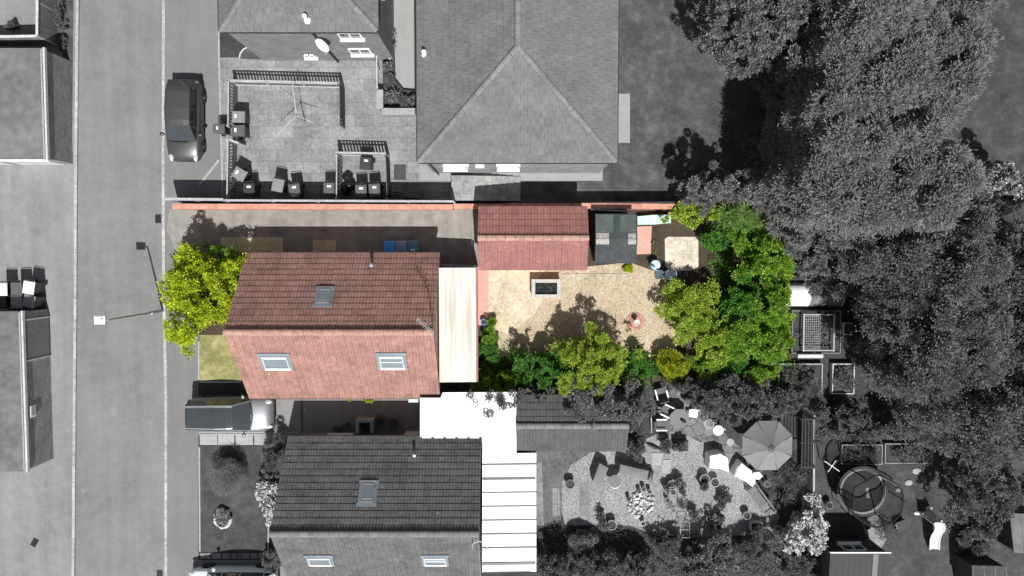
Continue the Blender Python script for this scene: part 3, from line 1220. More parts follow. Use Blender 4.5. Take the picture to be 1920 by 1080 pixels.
sheet('gravel', [(905, 500), (1100, 500), (1180, 492), (1262, 520), (1285, 600), (1262, 672), (1225, 690), (1010, 668), (930, 668), (905, 640)], 2, M['gravel'])
sheet('patio', [(908, 500), (1000, 500), (1016, 512), (996, 540), (1018, 562), (1000, 590), (975, 610), (958, 625), (930, 620), (908, 610)], 3, M['cream_slab'])
sheet('pink_path', [(895, 500), (916, 500), (916, 610), (895, 610)], 4, M['pink_slab'])
sheet('pink_path', [(1192, 425), (1222, 424), (1220, 476), (1192, 477)], 3, M['pink_slab'])
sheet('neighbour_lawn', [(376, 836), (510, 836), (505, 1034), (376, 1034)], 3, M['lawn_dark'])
sheet('side_path', [(372, 1050), (540, 1050), (540, 1200), (372, 1200)], 2, M['ndrive'])
sheet('neighbour_soil', [(905, 722), (1525, 722), (1525, 1200), (905, 1200)], 1, M['soil'])
M['gblock'] = slabs('grey_block_paving', g(.13), .2, .1, R(90), .5, .008, .6, .25)
sheet('block_paving', [(1005, 838), (1110, 838), (1110, 850), (1072, 870), (1056, 900), (1052, 975), (1005, 985)], 2, M['gblock'])
sheet('gravel', [(1108, 848), (1180, 838), (1260, 800), (1330, 800), (1400, 850), (1420, 905), (1462, 968), (1450, 1000), (1250, 1010), (1180, 985), (1060, 985), (1053, 960), (1054, 905), (1070, 872)], 3, M['gravel_grey'])
M['gflag'] = slabs('grey_flagstones', g(.22), .6, .6, 0, 0, .02, .6, .2)
sheet('stepping_path', [(1087, 905), (1104, 905), (1106, 975), (1087, 975)], 4, M['gflag'])
sheet('stepping_path', [(1007, 868), (1016, 868), (1020, 985), (1007, 985)], 4, M['gflag'])
sheet('stepping_path', [(1036, 915), (1049, 915), (1050, 968), (1036, 968)], 4, M['gflag'])


def crazy_mat():
    t = NT('crazy_paving')
    v = t.n('TexVoronoi', Scale=1.9, _feature='DISTANCE_TO_EDGE')
    t.l(t.geo.outputs['Position'], v.inputs['Vector'])
    v2 = t.n('TexVoronoi', Scale=1.9)
    t.l(t.geo.outputs['Position'], v2.inputs['Vector'])
    sp = t.n('SeparateXYZ')
    t.l(v2.outputs['Color'], sp.inputs[0])
    val = t.math('MULTIPLY', t.ramp(sp.outputs[0], 0, 1, .7, 1.25), t.ramp(v.outputs['Distance'], .015, .05, .45, 1))
    val = t.math('MULTIPLY', val, t.ramp(t.noise(5, 6), .3, .7, .75, 1.25))
    return t.done(t.value(g(.15), val), .9, .2)


M['crazy'] = crazy_mat()
sheet('crazy_paving', [(1236, 724), (1330, 724), (1345, 800), (1400, 850), (1432, 880), (1425, 888), (1395, 882), (1362, 858), (1330, 838), (1290, 818), (1256, 822), (1230, 812)], 4, M['crazy'])
sheet('decking', [(1528, 962), (1612, 958), (1640, 1000), (1640, 1012), (1528, 1012)], 3, slabs('dark_deck', g(.05), .6, 1.2, 0, 0, .02, .5, .2))
sheet('patio', [(1614, 978), (1646, 962), (1662, 1012), (1650, 1030), (1628, 1012)], 4, M['gflag'])

# narrow edgings along the pavements
def edging(pts, w=.1):
    t = MB()
    for (a, b), (c, d) in zip(pts[:-1], pts[1:]):
        p, q = P(a, b), P(c, d)
        t.bar((p.x, p.y, .012), (q.x, q.y, .012), w, .03)
    struct('edging', t, M['gconcrete'])


edging([(409, -60), (411, 110), (418, 372)], .09)
edging([(373, 348), (411, 300)], .12)
edging([(373, 640), (373, 712)], .08)
edging([(374, 716), (452, 716)], .1)
edging([(374, 838), (375, 1034)], .08)
edging([(505, 850), (503, 1034)], .07)
edging([(374, 811), (560, 811)], .07)
# little corner bed with a curved rim by the smaller flats
t = MB()
pts = PX([(450, 110), (452, 101), (458, 93), (466, 89), (474, 93), (496, 112)])
t.prism([(p.x, p.y) for p in pts], .012, .1)
struct('corner_bed', t, M['lawn'])
t = MB()
t.tube([(p.x, p.y, .1) for p in pts[:-1]], .04, 6)
tag(part('curved_edging', t, M['white_dirty']), 'curved pale edging round the corner bed at the smaller flats', 'edging')

# slabs laid one by one
GRP = 'stone slabs beside the gravel'
for i, (x0, y0, x1, y1) in enumerate([(1052, 513, 1078, 528), (1079, 513, 1104, 528), (1105, 513, 1130, 528), (1131, 513, 1155, 528), (1156, 513, 1178, 527)]):
    t = MB()
    a, b = P(x0, y1), P(x1, y0)
    t.box(((a.x + b.x) / 2, (a.y + b.y) / 2, .022), (b.x - a.x - .02, b.y - a.y - .02, .03))
    tag(part('paving_slab', t, M['path_slab'], bev=.006), 'worn stone slab in the row along the north edge of the cream gravel', 'slab', GRP)
GRP = 'driveway edge slabs in house shadow'
for (x0, y0, x1, y1), lb in (((415, 445, 530, 474), 'long pale concrete slab by the driveway, beside the lime tree'),
                             ((587, 450, 630, 474), 'short pale concrete slab in the shadow beside the red bungalow')):
    t = MB()
    a, b = P(x0, y1 + 3), P(x1, y0)
    t.box(((a.x + b.x) / 2, (a.y + b.y) / 2, .02), (b.x - a.x, b.y - a.y, .03))
    tag(part('paving_slab', t, mat('pale_slab' + str(x0), (.46, .42, .27), .9, .2, 4, .2), bev=.006), lb, 'slab')
for x0, x1 in ((375, 408), (409, 440), (442, 475), (477, 512), (514, 548)):
    t = MB()
    a, b = P(x0, 834), P(x1, 813)
    t.box(((a.x + b.x) / 2, (a.y + b.y) / 2, .02), (b.x - a.x - .02, b.y - a.y, .04))
    tag(part('paving_slab', t, M['gconcrete'], bev=.006), 'pale square slab in the row beneath the parked dark car', 'slab', 'row of slabs by the SUV')
for x0, x1 in ((376, 395), (397, 415), (417, 432), (434, 444), (446, 468), (470, 483), (485, 500)):
    t = MB()
    a, b = P(x0, 1047), P(x1, 1037)
    t.box(((a.x + b.x) / 2, (a.y + b.y) / 2, .02), (b.x - a.x - .02, b.y - a.y, .04))
    tag(part('paving_slab', t, M['yard'], bev=.006), 'grey slab in the strip between front lawn and pale blue car', 'slab', 'slab strip above the blue car')
t = MB()
pts = PX([(1246, 448), (1252, 444), (1303, 444), (1309, 452), (1309, 500), (1296, 507), (1256, 508), (1247, 498)])
t.prism([(p.x, p.y) for p in pts], .006, .05)
struct('cream_patio', t, slabs('cream_concrete', (.56, .49, .40), .7, .7, 0, 0, .012, .7, .15))
t = MB()
for x0, y0, x1, y1 in ((1222, 849, 1242, 872), (1240, 862, 1257, 887)):
    a, b = P(x0, y1), P(x1, y0)
    q = MB()
    q.box(((a.x + b.x) / 2, (a.y + b.y) / 2, .03), (b.x - a.x, b.y - a.y, .03))
    tag(part('paving_slab', q, M['gconcrete'], bev=.006),
        'square grey stepping slab in gravel, ' + ('nearer the covered lounger' if x0 == 1222 else 'nearer the white furniture covers'), 'slab')

# steps by the flats
t = MB()
xs = [848, 872, 884, 897, 910, 923, 937, 950, 963, 976]
for i in range(9):
    a, b = P(xs[i], 377), P(xs[i + 1], 331)
    t.prism([(a.x, a.y), (b.x, a.y), (b.x, b.y), (a.x, b.y)], .014, .50 - i * .053)
steps = struct('steps', t, slabs('step_slabs', g(.29), .62, .62, 0, .3, .012, .5, .2))

# drains
for px, py, rz, lb in ((295, 410, 0, 'small black drain grate in the road by the brick wall end'),
                       (65, 1017, -30, 'small dark drain grate turned askew on the concrete forecourt'),
                       (298, 1078, 0, 'black drain grate in the road near the pale blue car')):
    c = P(px, py)
    z = ROADZ + .006 if px > 146 else .004
    r = thing('drain_grate', lb, 'drain', (c.x, c.y, z), R(rz))
    t = MB()
    for s in (-1, 1):
        t.box((s * .14, 0, .01), (.03, .44, .016))
        t.box((0, s * .21, .01), (.25, .03, .016))
    part('frame', t, M['metal_dark'], r, local=True)
    t = MB()
    for k in range(6):
        t.box((0, -.16 + k * .064, .008), (.25, .03, .01))
    t.box((0, 0, .0085), (.02, .39, .01))
    part('bars', t, M['black'], r, local=True)
    t = MB()
    t.box((0, 0, .003), (.26, .4, .003))
    part('gully', t, M['black'], r, local=True)
c = P(750, 323)
t = MB()
t.box((c.x, c.y, .02), (.62, .78, .02))
tag(part('door_mat', t, M['timber_dark'], bev=.005), 'dark rectangular mat on pale slabs by the flats yard', 'mat')

# ================================================================== MAIN BUNGALOW
ZE, ZR = 2.05, 4.93
a = P(462, 476, ZE)
b = P(826, 745, ZE)
base = Vector(((a.x + b.x) / 2, (a.y + b.y) / 2, 0))
bung = thing('bungalow', 'bungalow with bright red tiled pitched roof and three roof windows', 'house', base)
roof, (vN, nN, vS, nS, ym, SL) = gable(bung, a.x, b.x, b.y, a.y, ZE, ZR, M['tile_red'], M['tile_rib'], M['brick_pink'])
pS, pN = Vector((0, b.y, ZE)), Vector((0, a.y, ZE))
roof_window(bung, on_plane(518, 677, pS, nS), vS, nS, 1.2, .84, True)
roof_window(bung, on_plane(735, 676, pS, nS), vS, nS, 1.14, .84, True, True)
roof_window(bung, on_plane(608, 557, pN, nN), vN, nN, .6, .82, False)
q = on_plane(699, 497, pN, nN)
flue(bung, q, q.z, .5)
xm = (a.x + b.x) / 2
for x, w in ((xm - 3.4, 1.2), (xm + 2.2, 1.6)):
    wall_window(bung, (x, a.y - .25, 1.35), (0, 1, 0), w, 1.1)
wall_door(bung, (xm, a.y - .25, .02), (0, 1, 0))
wall_window(bung, (xm - 1.5, b.y + .25, 1.4), (0, -1, 0), 1.4, 1.1)
wall_window(bung, (a.x + .1, ym - 1.2, 1.4), (-1, 0, 0), 1.9, 1.2)
wall_window(bung, (a.x + .1, ym, 3.3), (-1, 0, 0), 1.2, 1.0)
# television aerial on the east gable
t = MB()
m0 = P(820, 617, 5.5)
t.tube([(b.x - .14, m0.y, 4.6), (b.x - .05, m0.y, 4.9), (b.x - .05, m0.y, 6.1)], .02, 6)
e0 = Vector((b.x - .05, m0.y, 6.05))
d1 = Vector((-.55, .5, 0)).normalized()
t.tube([e0 - d1 * .1, e0 + d1 * .75], .014, 5)
d2 = Vector((d1.y, -d1.x, 0))
for k in range(8):
    q = e0 + d1 * (.0 + k * .1)
    t.tube([q - d2 * .1, q + d2 * .1], .006, 4)
e1 = e0 - Vector((0, 0, .3))
d3 = Vector((.35, -.8, 0)).normalized()
t.tube([e1 - d3 * .55, e1 + d3 * .55], .014, 5)
d4 = Vector((d3.y, -d3.x, 0))
for k in range(5):
    q = e1 + d3 * (-.5 + k * .12)
    t.tube([q - d4 * .16, q + d4 * .16], .006, 4)
part('aerial', t, M['metal'], bung)

# lean-to behind the bungalow
zl = 2.35
a2, b2 = P(823, 504, zl), P(893, 715, zl - .12)
lt = thing('lean_to', 'cream corrugated lean-to roof behind the red roofed bungalow', 'lean-to', ((a2.x + b2.x) / 2, (a2.y + b2.y) / 2, 0))
t = MB()
W = b2.x - a2.x
NY = 3
Ys = [b2.y + (a2.y - b2.y) * k / NY for k in range(NY + 1)]
for k in range(NY):
    nseg = int(W / .019)
    vs, fs = [], []
    for i in range(nseg + 1):
        x = W * i / nseg
        z = zl - .12 * x / W + .013 * math.cos(2 * math.pi * x / .076) + .008 * k
        vs += [(a2.x + x, Ys[k] - .03, z), (a2.x + x, Ys[k + 1] + .05, z)]
    for i in range(nseg):
        fs.append((2 * i, 2 * i + 2, 2 * i + 3, 2 * i + 1))
    t.add(vs, fs)
part('roof', t, M['cream_roof'], lt)
t = MB()
for y in (Ys[0] + .2, Ys[-1] - .2):
    t.box((b2.x - .12, y, 1.08), (.09, .09, 2.16))
t.box((b2.x - .12, (Ys[0] + Ys[-1]) / 2, 2.11), (.08, Ys[-1] - Ys[0], .1))
part('frame', t, M['white_dirty'], lt)
t = MB()
t.box((b2.x - .14, (Ys[0] + Ys[-1]) / 2, .45), (.1, Ys[-1] - Ys[0] - .3, .9))
t.box(((a2.x + b2.x) / 2 - .02, Ys[0] + .12, 1.05), (W - .4, .08, 2.1))
t.box(((a2.x + b2.x) / 2 - .02, Ys[-1] - .12, 1.05), (W - .4, .08, 2.1))
part('wall', t, M['brick_pink'], lt)
t = MB()
t.box((b2.x - .13, (Ys[0] + Ys[-1]) / 2, 1.5), (.03, Ys[-1] - Ys[0] - .5, 1.15))
part('pane', t, M['glass'], lt)
t = MB()
t.bar((b2.x + .05, Ys[0] - .03, zl - .2), (b2.x + .05, Ys[-1] + .03, zl - .2), .09, .07)
part('gutter', t, M['tile_garage'], lt)

# fence and gate across the driveway end, north of the lean-to
fence_line('side_gate', 'low timber fence closing the driveway beside the cream lean-to', [P(826, 497), P(895, 499)], 1.5, None, 'timber_brown', .12, .01, 1.8, capw=.09, pmat='timber_pale')
pot(884, 500, 5, 'small planter with yellow green leaves by the lean-to corner', .3, 'timber_brown', 'soil_brown', 'lf_lime')

# red garage
ze, zr = 2.15, 2.85
a3, b3 = P(897, 390, ze), P(1101, 503, ze)
gar = thing('garage', 'detached garage with red tiled pitched roof in the back garden', 'garage', ((a3.x + b3.x) / 2, (a3.y + b3.y) / 2, 0))
gable(gar, a3.x, b3.x, b3.y, a3.y, ze, zr, M['tile_garage'], M['tile_rib'], M['brick_red'], .31, .34, .12, .05, trim='tile_garage')
t = MB()
t.box((a3.x + .06, (a3.y + b3.y) / 2, 1.02), (.06, 2.3, 2.04))
dr = part('garage_door', t, M['white_dirty'], gar, bev=.01)
t = MB()
t.box((a3.x + .0, (a3.y + b3.y) / 2, .9), (.06, .16, .05))
part('handle', t, M['metal'], dr)

# dark shed
ze, zr = 1.85, 2.15
a4, b4 = P(1116, 401, ze), P(1193, 494, ze)
shed = thing('shed', 'garden shed with charcoal felt roof and two silver patches', 'shed', ((a4.x + b4.x) / 2, (a4.y + b4.y) / 2, 0))
ys = (a4.y + b4.y) / 2
t = MB()
i = .1
vs = []
for X in (a4.x + i, b4.x - i):
    vs += [(X, b4.y + i, 0), (X, a4.y - i, 0), (X, a4.y - i, ze - .02), (X, ys, zr - .06), (X, b4.y + i, ze - .02)]
t.add(vs, [(4, 3, 2, 1, 0), (5, 6, 7, 8, 9), (0, 1, 6, 5), (1, 2, 7, 6), (2, 3, 8, 7), (3, 4, 9, 8), (4, 0, 5, 9)])
part('wall', t, M['timber_dark'], shed)
t = MB()
L4 = math.hypot(ys - b4.y, zr - ze)
n1 = Vector((0, -(zr - ze), ys - b4.y)) / L4
n2 = Vector((0, (zr - ze), ys - b4.y)) / L4
t.slab((a4.x, b4.y, ze), (b4.x, b4.y, ze), (b4.x, ys, zr), (a4.x, ys, zr), n1, .04)
t.slab((b4.x, a4.y, ze), (a4.x, a4.y, ze), (a4.x, ys, zr), (b4.x, ys, zr), n2, .04)
rf = part('roof', t, M['felt'], shed)


def shed_patch(px0, py0, px1, py1, m, lift, nm):
    t = MB()
    for (ya, yb, pl, nn) in ((max(py0, 448.2), py1, (0, b4.y, ze), n1), (py0, min(py1, 447.3), (0, a4.y, ze), n2)):
        if yb - ya < 1:
            continue
        q = [on_plane(x, y, pl, nn) + nn * lift for x, y in ((px0, ya), (px1, ya), (px1, yb), (px0, yb))]
        t.slab(*q, nn, lift * .8)
    part(nm, t, m, rf)


shed_patch(1117.5, 437, 1142, 458, M['felt_patch'], .012, 'patch')
shed_patch(1178, 438, 1192.5, 458, M['felt_patch'], .012, 'patch')
shed_patch(1117, 402, 1150, 436, mat('felt_old', (.085, .105, .10), .9, .25, 6, .2), .008, 'old_felt')
shed_patch(1163, 403, 1192.5, 436.5, mat('felt_old_worn', (.075, .095, .092), .9, .25, 6, .2), .008, 'old_felt')
t = MB()
t.box((b4.x - .08, ys - .3, .95), (.05, .8, 1.8))
dr = part('door', t, M['timber'], shed)
for k in range(2):
    t = MB()
    t.box((b4.x - .04, ys - .3, .45 + k * .95), (.03, .6, .06))
    part('hinge', t, M['black'], dr)

# ================================================================== NEIGHBOUR'S BUNGALOW
a5 = P(540, 820, ZE)
r5 = P(502, 1001, ZR)
b5x = P(903, 820, ZE).x
y5 = 2 * r5.y - a5.y
nb = thing('bungalow', 'bungalow with dark grey tiled roof below the red one', 'house', ((a5.x + b5x) / 2, r5.y, 0))
_, (vN, nN, vS, nS, ym5, SL) = gable(nb, a5.x, b5x, y5, a5.y, ZE, ZR, M['tile_grey'], M['ridge_grey'], M['brick_grey'])
pS, pN = Vector((0, y5, ZE)), Vector((0, a5.y, ZE))
roof_window(nb, on_plane(690, 925, pN, nN), vN, nN, .64, .92, False)
roof_window(nb, on_plane(600, 1049, pS, nS), vS, nS, 1.08, .66, True)
roof_window(nb, on_plane(816, 1049, pS, nS), vS, nS, 1.05, .66, True, True)
q = on_plane(778, 850, pN, nN)
flue(nb, q, q.z, .45, .065, 'metal')
xm = (a5.x + b5x) / 2
wall_door(nb, (xm + 1.2, a5.y - .25, .02), (0, 1, 0))
wall_window(nb, (xm - 2.5, a5.y - .25, 1.4), (0, 1, 0), 1.2, 1.0)
wall_window(nb, (a5.x + .1, ym5 + .8, 1.4), (-1, 0, 0), 1.9, 1.2)
wall_window(nb, (a5.x + .1, ym5, 3.3), (-1, 0, 0), 1.2, 1.0)
t = MB()
q = P(899, 1018, 4.4)
t.tube([(b5x - .12, q.y, 4.2), (b5x - .02, q.y, 4.3), (b5x - .02, q.y, 4.7)], .018, 6)
t.lathe((b5x + .02, q.y, 4.75), [(.33, .0), (.36, .02), (.33, .04)], 24, m=Matrix.Rotation(R(30), 3, 'X'), caps=False)
part('satellite_dish', t, M['white_dirty'], nb)

# white canopy between the two bungalows
zc = 2.45
pts = [(788, 746), (826, 746), (830, 736), (968, 735), (968, 852), (905, 850), (904, 819), (788, 819)]
w = PX(pts, zc)
can = thing('canopy', 'flat white canopy joining the two bungalows over the side path', 'canopy', (P(870, 790).x, P(870, 790).y, 0))
t = MB()
t.prism([(p.x, p.y) for p in w], zc - .05, zc)
part('roof_sheet', t, streaky('canopy_sheet', g(.82), g(.66), .5, 2.5, .5, .5, .7), can)
t = MB()
for k in range(6):
    x = w[0].x + .6 + k * .82
    yb = w[7].y if x < w[6].x else w[5].y
    t.bar((x, w[0].y - .1, zc + .008), (x, yb + .06, zc + .008), .035, .014)
part('glazing_bars', t, M['white_dirty'], can)
t = MB()
for i, (p, q) in enumerate(zip(w, w[1:] + w[:1])):
    if i in (3, 6, 7, 5):
        t.bar(p + Vector((0, 0, -.09)), q + Vector((0, 0, -.09)), .04, .1)
part('trim', t, M['white_dirty'], can)
for px, py in ((790, 750), (790, 817), (965, 738), (965, 848), (880, 740)):
    c = P(px, py, zc)
    t = MB()
    t.box((c.x, c.y, (zc - .14) / 2), (.07, .07, zc - .14))
    part('post', t, M['white'], can)
t = MB()
q0, q1 = P(790, 820.5, zc), P(902, 820.5, zc)
for k in range(5):
    s0, s1 = q0.lerp(q1, k / 5 + .01), q0.lerp(q1, k / 5 + .17)
    t.bar(s0 + Vector((0, 0, -.02)), s1 + Vector((0, 0, -.02)), .07, .05)
part('gutter', t, M['metal'], can)

# white lean-to of the neighbour
zl = 2.4
lt2 = thing('lean_to', 'white panelled lean-to roof behind the dark roofed bungalow', 'lean-to', (P(955, 960).x, P(955, 960).y, 0))
t = MB()
ylist = [850.5, 871.5, 898, 924, 950, 976, 1002, 1028, 1058, 1074]
for k, (ya, yb) in enumerate(zip(ylist[:-1], ylist[1:])):
    x0, x1 = 904.5, 1005.5
    yb_ = yb - (.9 if k else 2.5)
    t = MB()
    zz = zl - .004 * k
    c0, c1 = P(x0, ya, zz), P(x1, yb_, zz)
    dz = -.1
    vs = [(c0.x, c0.y, zz), (c1.x, c0.y, zz + dz), (c1.x, c1.y, zz + dz), (c0.x, c1.y, zz)]
    t.slab(*[Vector(q) for q in vs], (0, 0, 1), .02)
    part('roof_panel', t, M['poly_white'], lt2)
    if k:
        t = MB()
        ca = P(905, ya - .3, zl)
        t.bar((ca.x, ca.y, zl + .004), (ca.x + (c1.x - c0.x) * (1 if k not in (2, 8) else .98), ca.y, zl - .096), .055 if k not in (2, 8) else .13, .03)
        part('joint_strip', t, M['metal_dark'], lt2)
t = MB()
c0, c1 = P(905, 851, zl), P(1004, 1073, zl)
for k in range(10):
    y = c0.y + (c1.y - c0.y) * k / 9
    t.bar((c0.x, y, zl - .07), (c1.x - .02, y, zl - .17), .045, .08)
t.bar((c1.x - .06, c0.y, zl - .22), (c1.x - .06, c1.y, zl - .22), .06, .09)
for k in range(4):
    t.box((c1.x - .06, c0.y + (c1.y - c0.y) * (k + .1) / 3.3, (zl - .27) / 2), (.08, .08, zl - .27))
part('frame', t, M['metal_dark'], lt2)
t = MB()
t.box((c1.x - .07, (c0.y + c1.y) / 2, .4), (.1, abs(c1.y - c0.y) - .2, .8))
part('wall', t, M['brick_grey'], lt2)

# neighbour's garage
ze, zr = 2.15, 2.75
a6, b6 = P(969, 743, ze), P(1175, 843, ze)
ng = thing('garage', 'grey tiled garage half covered by climbing ivy', 'garage', ((a6.x + b6.x) / 2, (a6.y + b6.y) / 2, 0))
gable(ng, a6.x, b6.x, b6.y, a6.y, ze, zr, M['tile_ng'], M['ridge_grey'], M['brick_grey'], .31, .34, .12, .05)
wall_door(ng, ((a6.x + b6.x) / 2, b6.y + .12, .02), (0, -1, 0), .85, 1.95, 'timber')

# ================================================================== FLATS
def hip_house(root, x0, x1, yS, yN, zE, pitch, tile, ridge, wallm, over=.1, tw=.3, tl=.33):
    hw = (x1 - x0) / 2
    zR = zE + hw * math.tan(pitch)
    xm = (x0 + x1) / 2
    w = MB()
    w.prism([(x0 + over, yS + over), (x1 - over, yS + over), (x1 - over, yN - over), (x0 + over, yN - over)], 0, zE - .04)
    part('wall', w, wallm, root)
    L = hw / math.cos(pitch)
    c, s = math.cos(pitch), math.sin(pitch)
    mb = MB()
    kw = dict(tw=tw, tl=tl, amp=.0, seg=1, lift=.05, jit=.004, stagger=True, gap=.007)
    D = yN - yS
    tri = lambda q: (q * c, 2 * hw - q * c)
    tiled(mb, (x0, yS, zE), (1, 0, 0), (0, c, s), (0, -s, c), 2 * hw, L, lim=tri, **kw)
    tiled(mb, (x1, yN, zE), (-1, 0, 0), (0, -c, s), (0, s, c), 2 * hw, L, lim=tri, **kw)
    trap = lambda q: (q * c, D - q * c)
    tiled(mb, (x0, yN, zE), (0, -1, 0), (c, 0, s), (-s, 0, c), D, L, lim=trap, **kw)
    tiled(mb, (x1, yS, zE), (0, 1, 0), (-c, 0, s), (s, 0, c), D, L, lim=trap, **kw)
    roof = part('roof', mb, tile, root)
    A, B = Vector((xm, yS + hw, zR - .02)), Vector((xm, yN - hw, zR - .02))
    cs = [Vector((x0, yS, zE - .02)), Vector((x1, yS, zE - .02)), Vector((x1, yN, zE - .02)), Vector((x0, yN, zE - .02))]
    un = MB()
    un.add(cs + [A, B], [(0, 1, 4), (1, 2, 5, 4), (2, 3, 5), (3, 0, 4, 5), (3, 2, 1, 0)])
    part('underlay', un, M['black'], roof)
    rc = MB()
    up = Vector((0, 0, .045))
    ridge_caps(rc, A + up, B + up, .14)
    for q, e in ((cs[0], A), (cs[1], A), (cs[2], B), (cs[3], B)):
        ridge_caps(rc, q + up, e + up, .13)
    part('ridge_tiles', rc, ridge, roof)
    gt = MB()
    for p, q in zip(cs, cs[1:] + cs[:1]):
        d = (q - p).normalized()
        o = Vector((d.y, -d.x, 0)) * .05
        gt.bar(p + o, q + o, .1, .07)
    part('gutter', gt, M['gutter'], root)
    return zR


zf = 5.3
a7, b7 = P(785, 303, zf), P(1155, 303, zf)
fl1 = thing('block_of_flats', 'large block of flats with grey hipped roof north of the red wall', 'building', ((a7.x + b7.x) / 2, a7.y + 8, 0))
hip_house(fl1, a7.x, b7.x, a7.y, a7.y + 20, zf, R(27.5), M['tile_flat'], M['ridge_grey'], M['brick_pale'])
yw = a7.y + .1
for px, py, wd, zc_, hh in ((853, 308.5, 1.1, 4.3, .95), (853, 317, 1.1, 2.35, .8), (953, 308.5, 1.0, 4.3, .95), (953, 317, 1.0, 2.35, .8)):
    c = P(px, py, zc_)
    wall_window(fl1, (c.x, yw, zc_), (0, -1, 0), wd, hh, glassm='glass_room')
c = P(899, 311, 3.9)
wall_window(fl1, (c.x, yw, 3.9), (0, -1, 0), .3, .9)
for k in range(3):
    wall_window(fl1, (a7.x + .1, a7.y + 3 + k * 5, 4.1), (-1, 0, 0), 1.2, 1.0)
    wall_window(fl1, (b7.x - .1, a7.y + 3 + k * 5, 4.1), (1, 0, 0), 1.2, 1.0)
    wall_window(fl1, (b7.x - .1, a7.y + 3 + k * 5, 1.5), (1, 0, 0), 1.2, 1.0)
t = MB()
c = P(800, 303, zf)
t.tube([(c.x, yw - .06, zf - .1), (c.x, yw - .09, zf - .3), (c.x, yw - .09, .05)], .045, 8)
part('downpipe', t, M['metal_dark'], fl1)
zs = zf + .6
q = on_plane(797, 102, (a7.x, 0, zf), Vector((-math.sin(R(27.5)), 0, math.cos(R(27.5)))))
t = MB()
t.lathe((q.x, q.y, q.z - .05), [(.16, 0), (.12, .08), (.07, .12), (.07, .38), (.1, .38), (.1, .46), (0, .48)], 12)
part('flue', t, M['white'], fl1)
t = MB()
for k in (0, 1):
    c = P(1170, 212 if k == 0 else 275, 1.6)
    t.tube([(b7.x - .1, c.y, 2.2), (b7.x + .12 + .1 * (1 - k), c.y, 2.3)], .02, 5)
    t.lathe((b7.x + .2, c.y, 2.32), [(.0, -.12), (.1, -.1), (.14, .02), (.0, .05)], 4)
part('wall_lamp', t, M['white'], fl1)

zf2 = 5.2
a8, b8 = P(413, 58, zf2), P(707, 58, zf2)
fl2 = thing('block_of_flats', 'smaller block of flats with satellite dish on its brick front', 'building', ((a8.x + b8.x) / 2, a8.y + 6, 0))
hip_house(fl2, a8.x, b8.x, a8.y, a8.y + 14, zf2, R(30), M['tile_flat'], M['ridge_grey'], M['brick_grey'])
yw = a8.y + .1
for px, zc_, wd, hh in ((657, 4.25, 1.05, .85), (676, 1.75, 1.05, .95), (581, .95, .6, .45)):
    c = P(px, 477 - (477 - 58) * (H - zf2) / (H - zc_), zc_)
    wall_window(fl2, (c.x, yw, zc_), (0, -1, 0), wd, hh)
t = MB()
c = P(581, 58, zf2)
t.tube([(c.x, yw - .05, zf2 - .1), (c.x, yw - .09, zf2 - .3), (c.x, yw - .09, .05)], .05, 8)
part('downpipe', t, M['black'], fl2)
t = MB()
c = P(600, 74, 4.3)
sm = Matrix.Rotation(R(-32), 3, 'Z') @ Matrix.Rotation(R(62), 3, 'X')
t.lathe((c.x, yw - .35, 3.9), [(.0, -.06), (.2, -.045), (.36, .0), (.37, .012), (.2, -.03), (0, -.045)], 24, m=sm)
t.tube([(c.x, yw, 3.8), (c.x, yw - .32, 3.88)], .02, 6)
t.tube([(c.x, yw - .4, 3.7), (c.x + .2, yw - .8, 4.05)], .015, 6)
part('satellite_dish', t, M['white'], fl2)
q = on_plane(576, 36, (0, a8.y, zf2), Vector((0, -.5, .866)))
t = MB()
t.lathe((q.x, q.y, q.z - .05), [(.2, 0), (.14, .08), (.07, .12), (.07, .42), (.1, .42), (.1, .5), (0, .52)], 12)
part('flue', t, M['white'], fl2)
for k in range(3):
    wall_window(fl2, (b8.x - .1, a8.y + 2.5 + k * 3.5, 4.0), (1, 0, 0), 1.0, 1.0)
    wall_window(fl2, (a8.x + .1, a8.y + 2.5 + k * 3.5, 4.0), (-1, 0, 0), 1.2, 1.0)

# ================================================================== GARAGE BLOCKS ON THE LEFT
def flat_garage(label, x0px, x1px, y0px, y1px, z, x0w=None):
    a, b = P(x1px, y0px, z), P(x1px, y1px, z)
    X1 = a.x
    X0 = X1 - 8.0
    r = thing('garage_block', label, 'garage', ((X0 + X1) / 2, (a.y + b.y) / 2, 0))
    t = MB()
    t.prism([(X0, b.y + .05), (X1 - .06, b.y + .05), (X1 - .06, a.y - .05), (X0, a.y - .05)], 0, z - .12)
    part('wall', t, M['brick_pale'], r)
    t = MB()
    t.prism([(X0 - .05, b.y), (X1 - .07, b.y), (X1 - .07, a.y), (X0 - .05, a.y)], z - .118, z)
    part('roof', t, M['felt_grey'], r)
    t = MB()
    t.box((X1 - .02, (a.y + b.y) / 2, z - .05), (.09, a.y - b.y + .06, .17))
    part('fascia', t, M['white_dirty'], r)
    t = MB()
    t.box((X1 - .14, (a.y + b.y) / 2, z + .02), (.07, a.y - b.y - .1, .04))
    part('kerb_strip', t, M['gconcrete'], r)
    return r, X0, X1, a.y, b.y


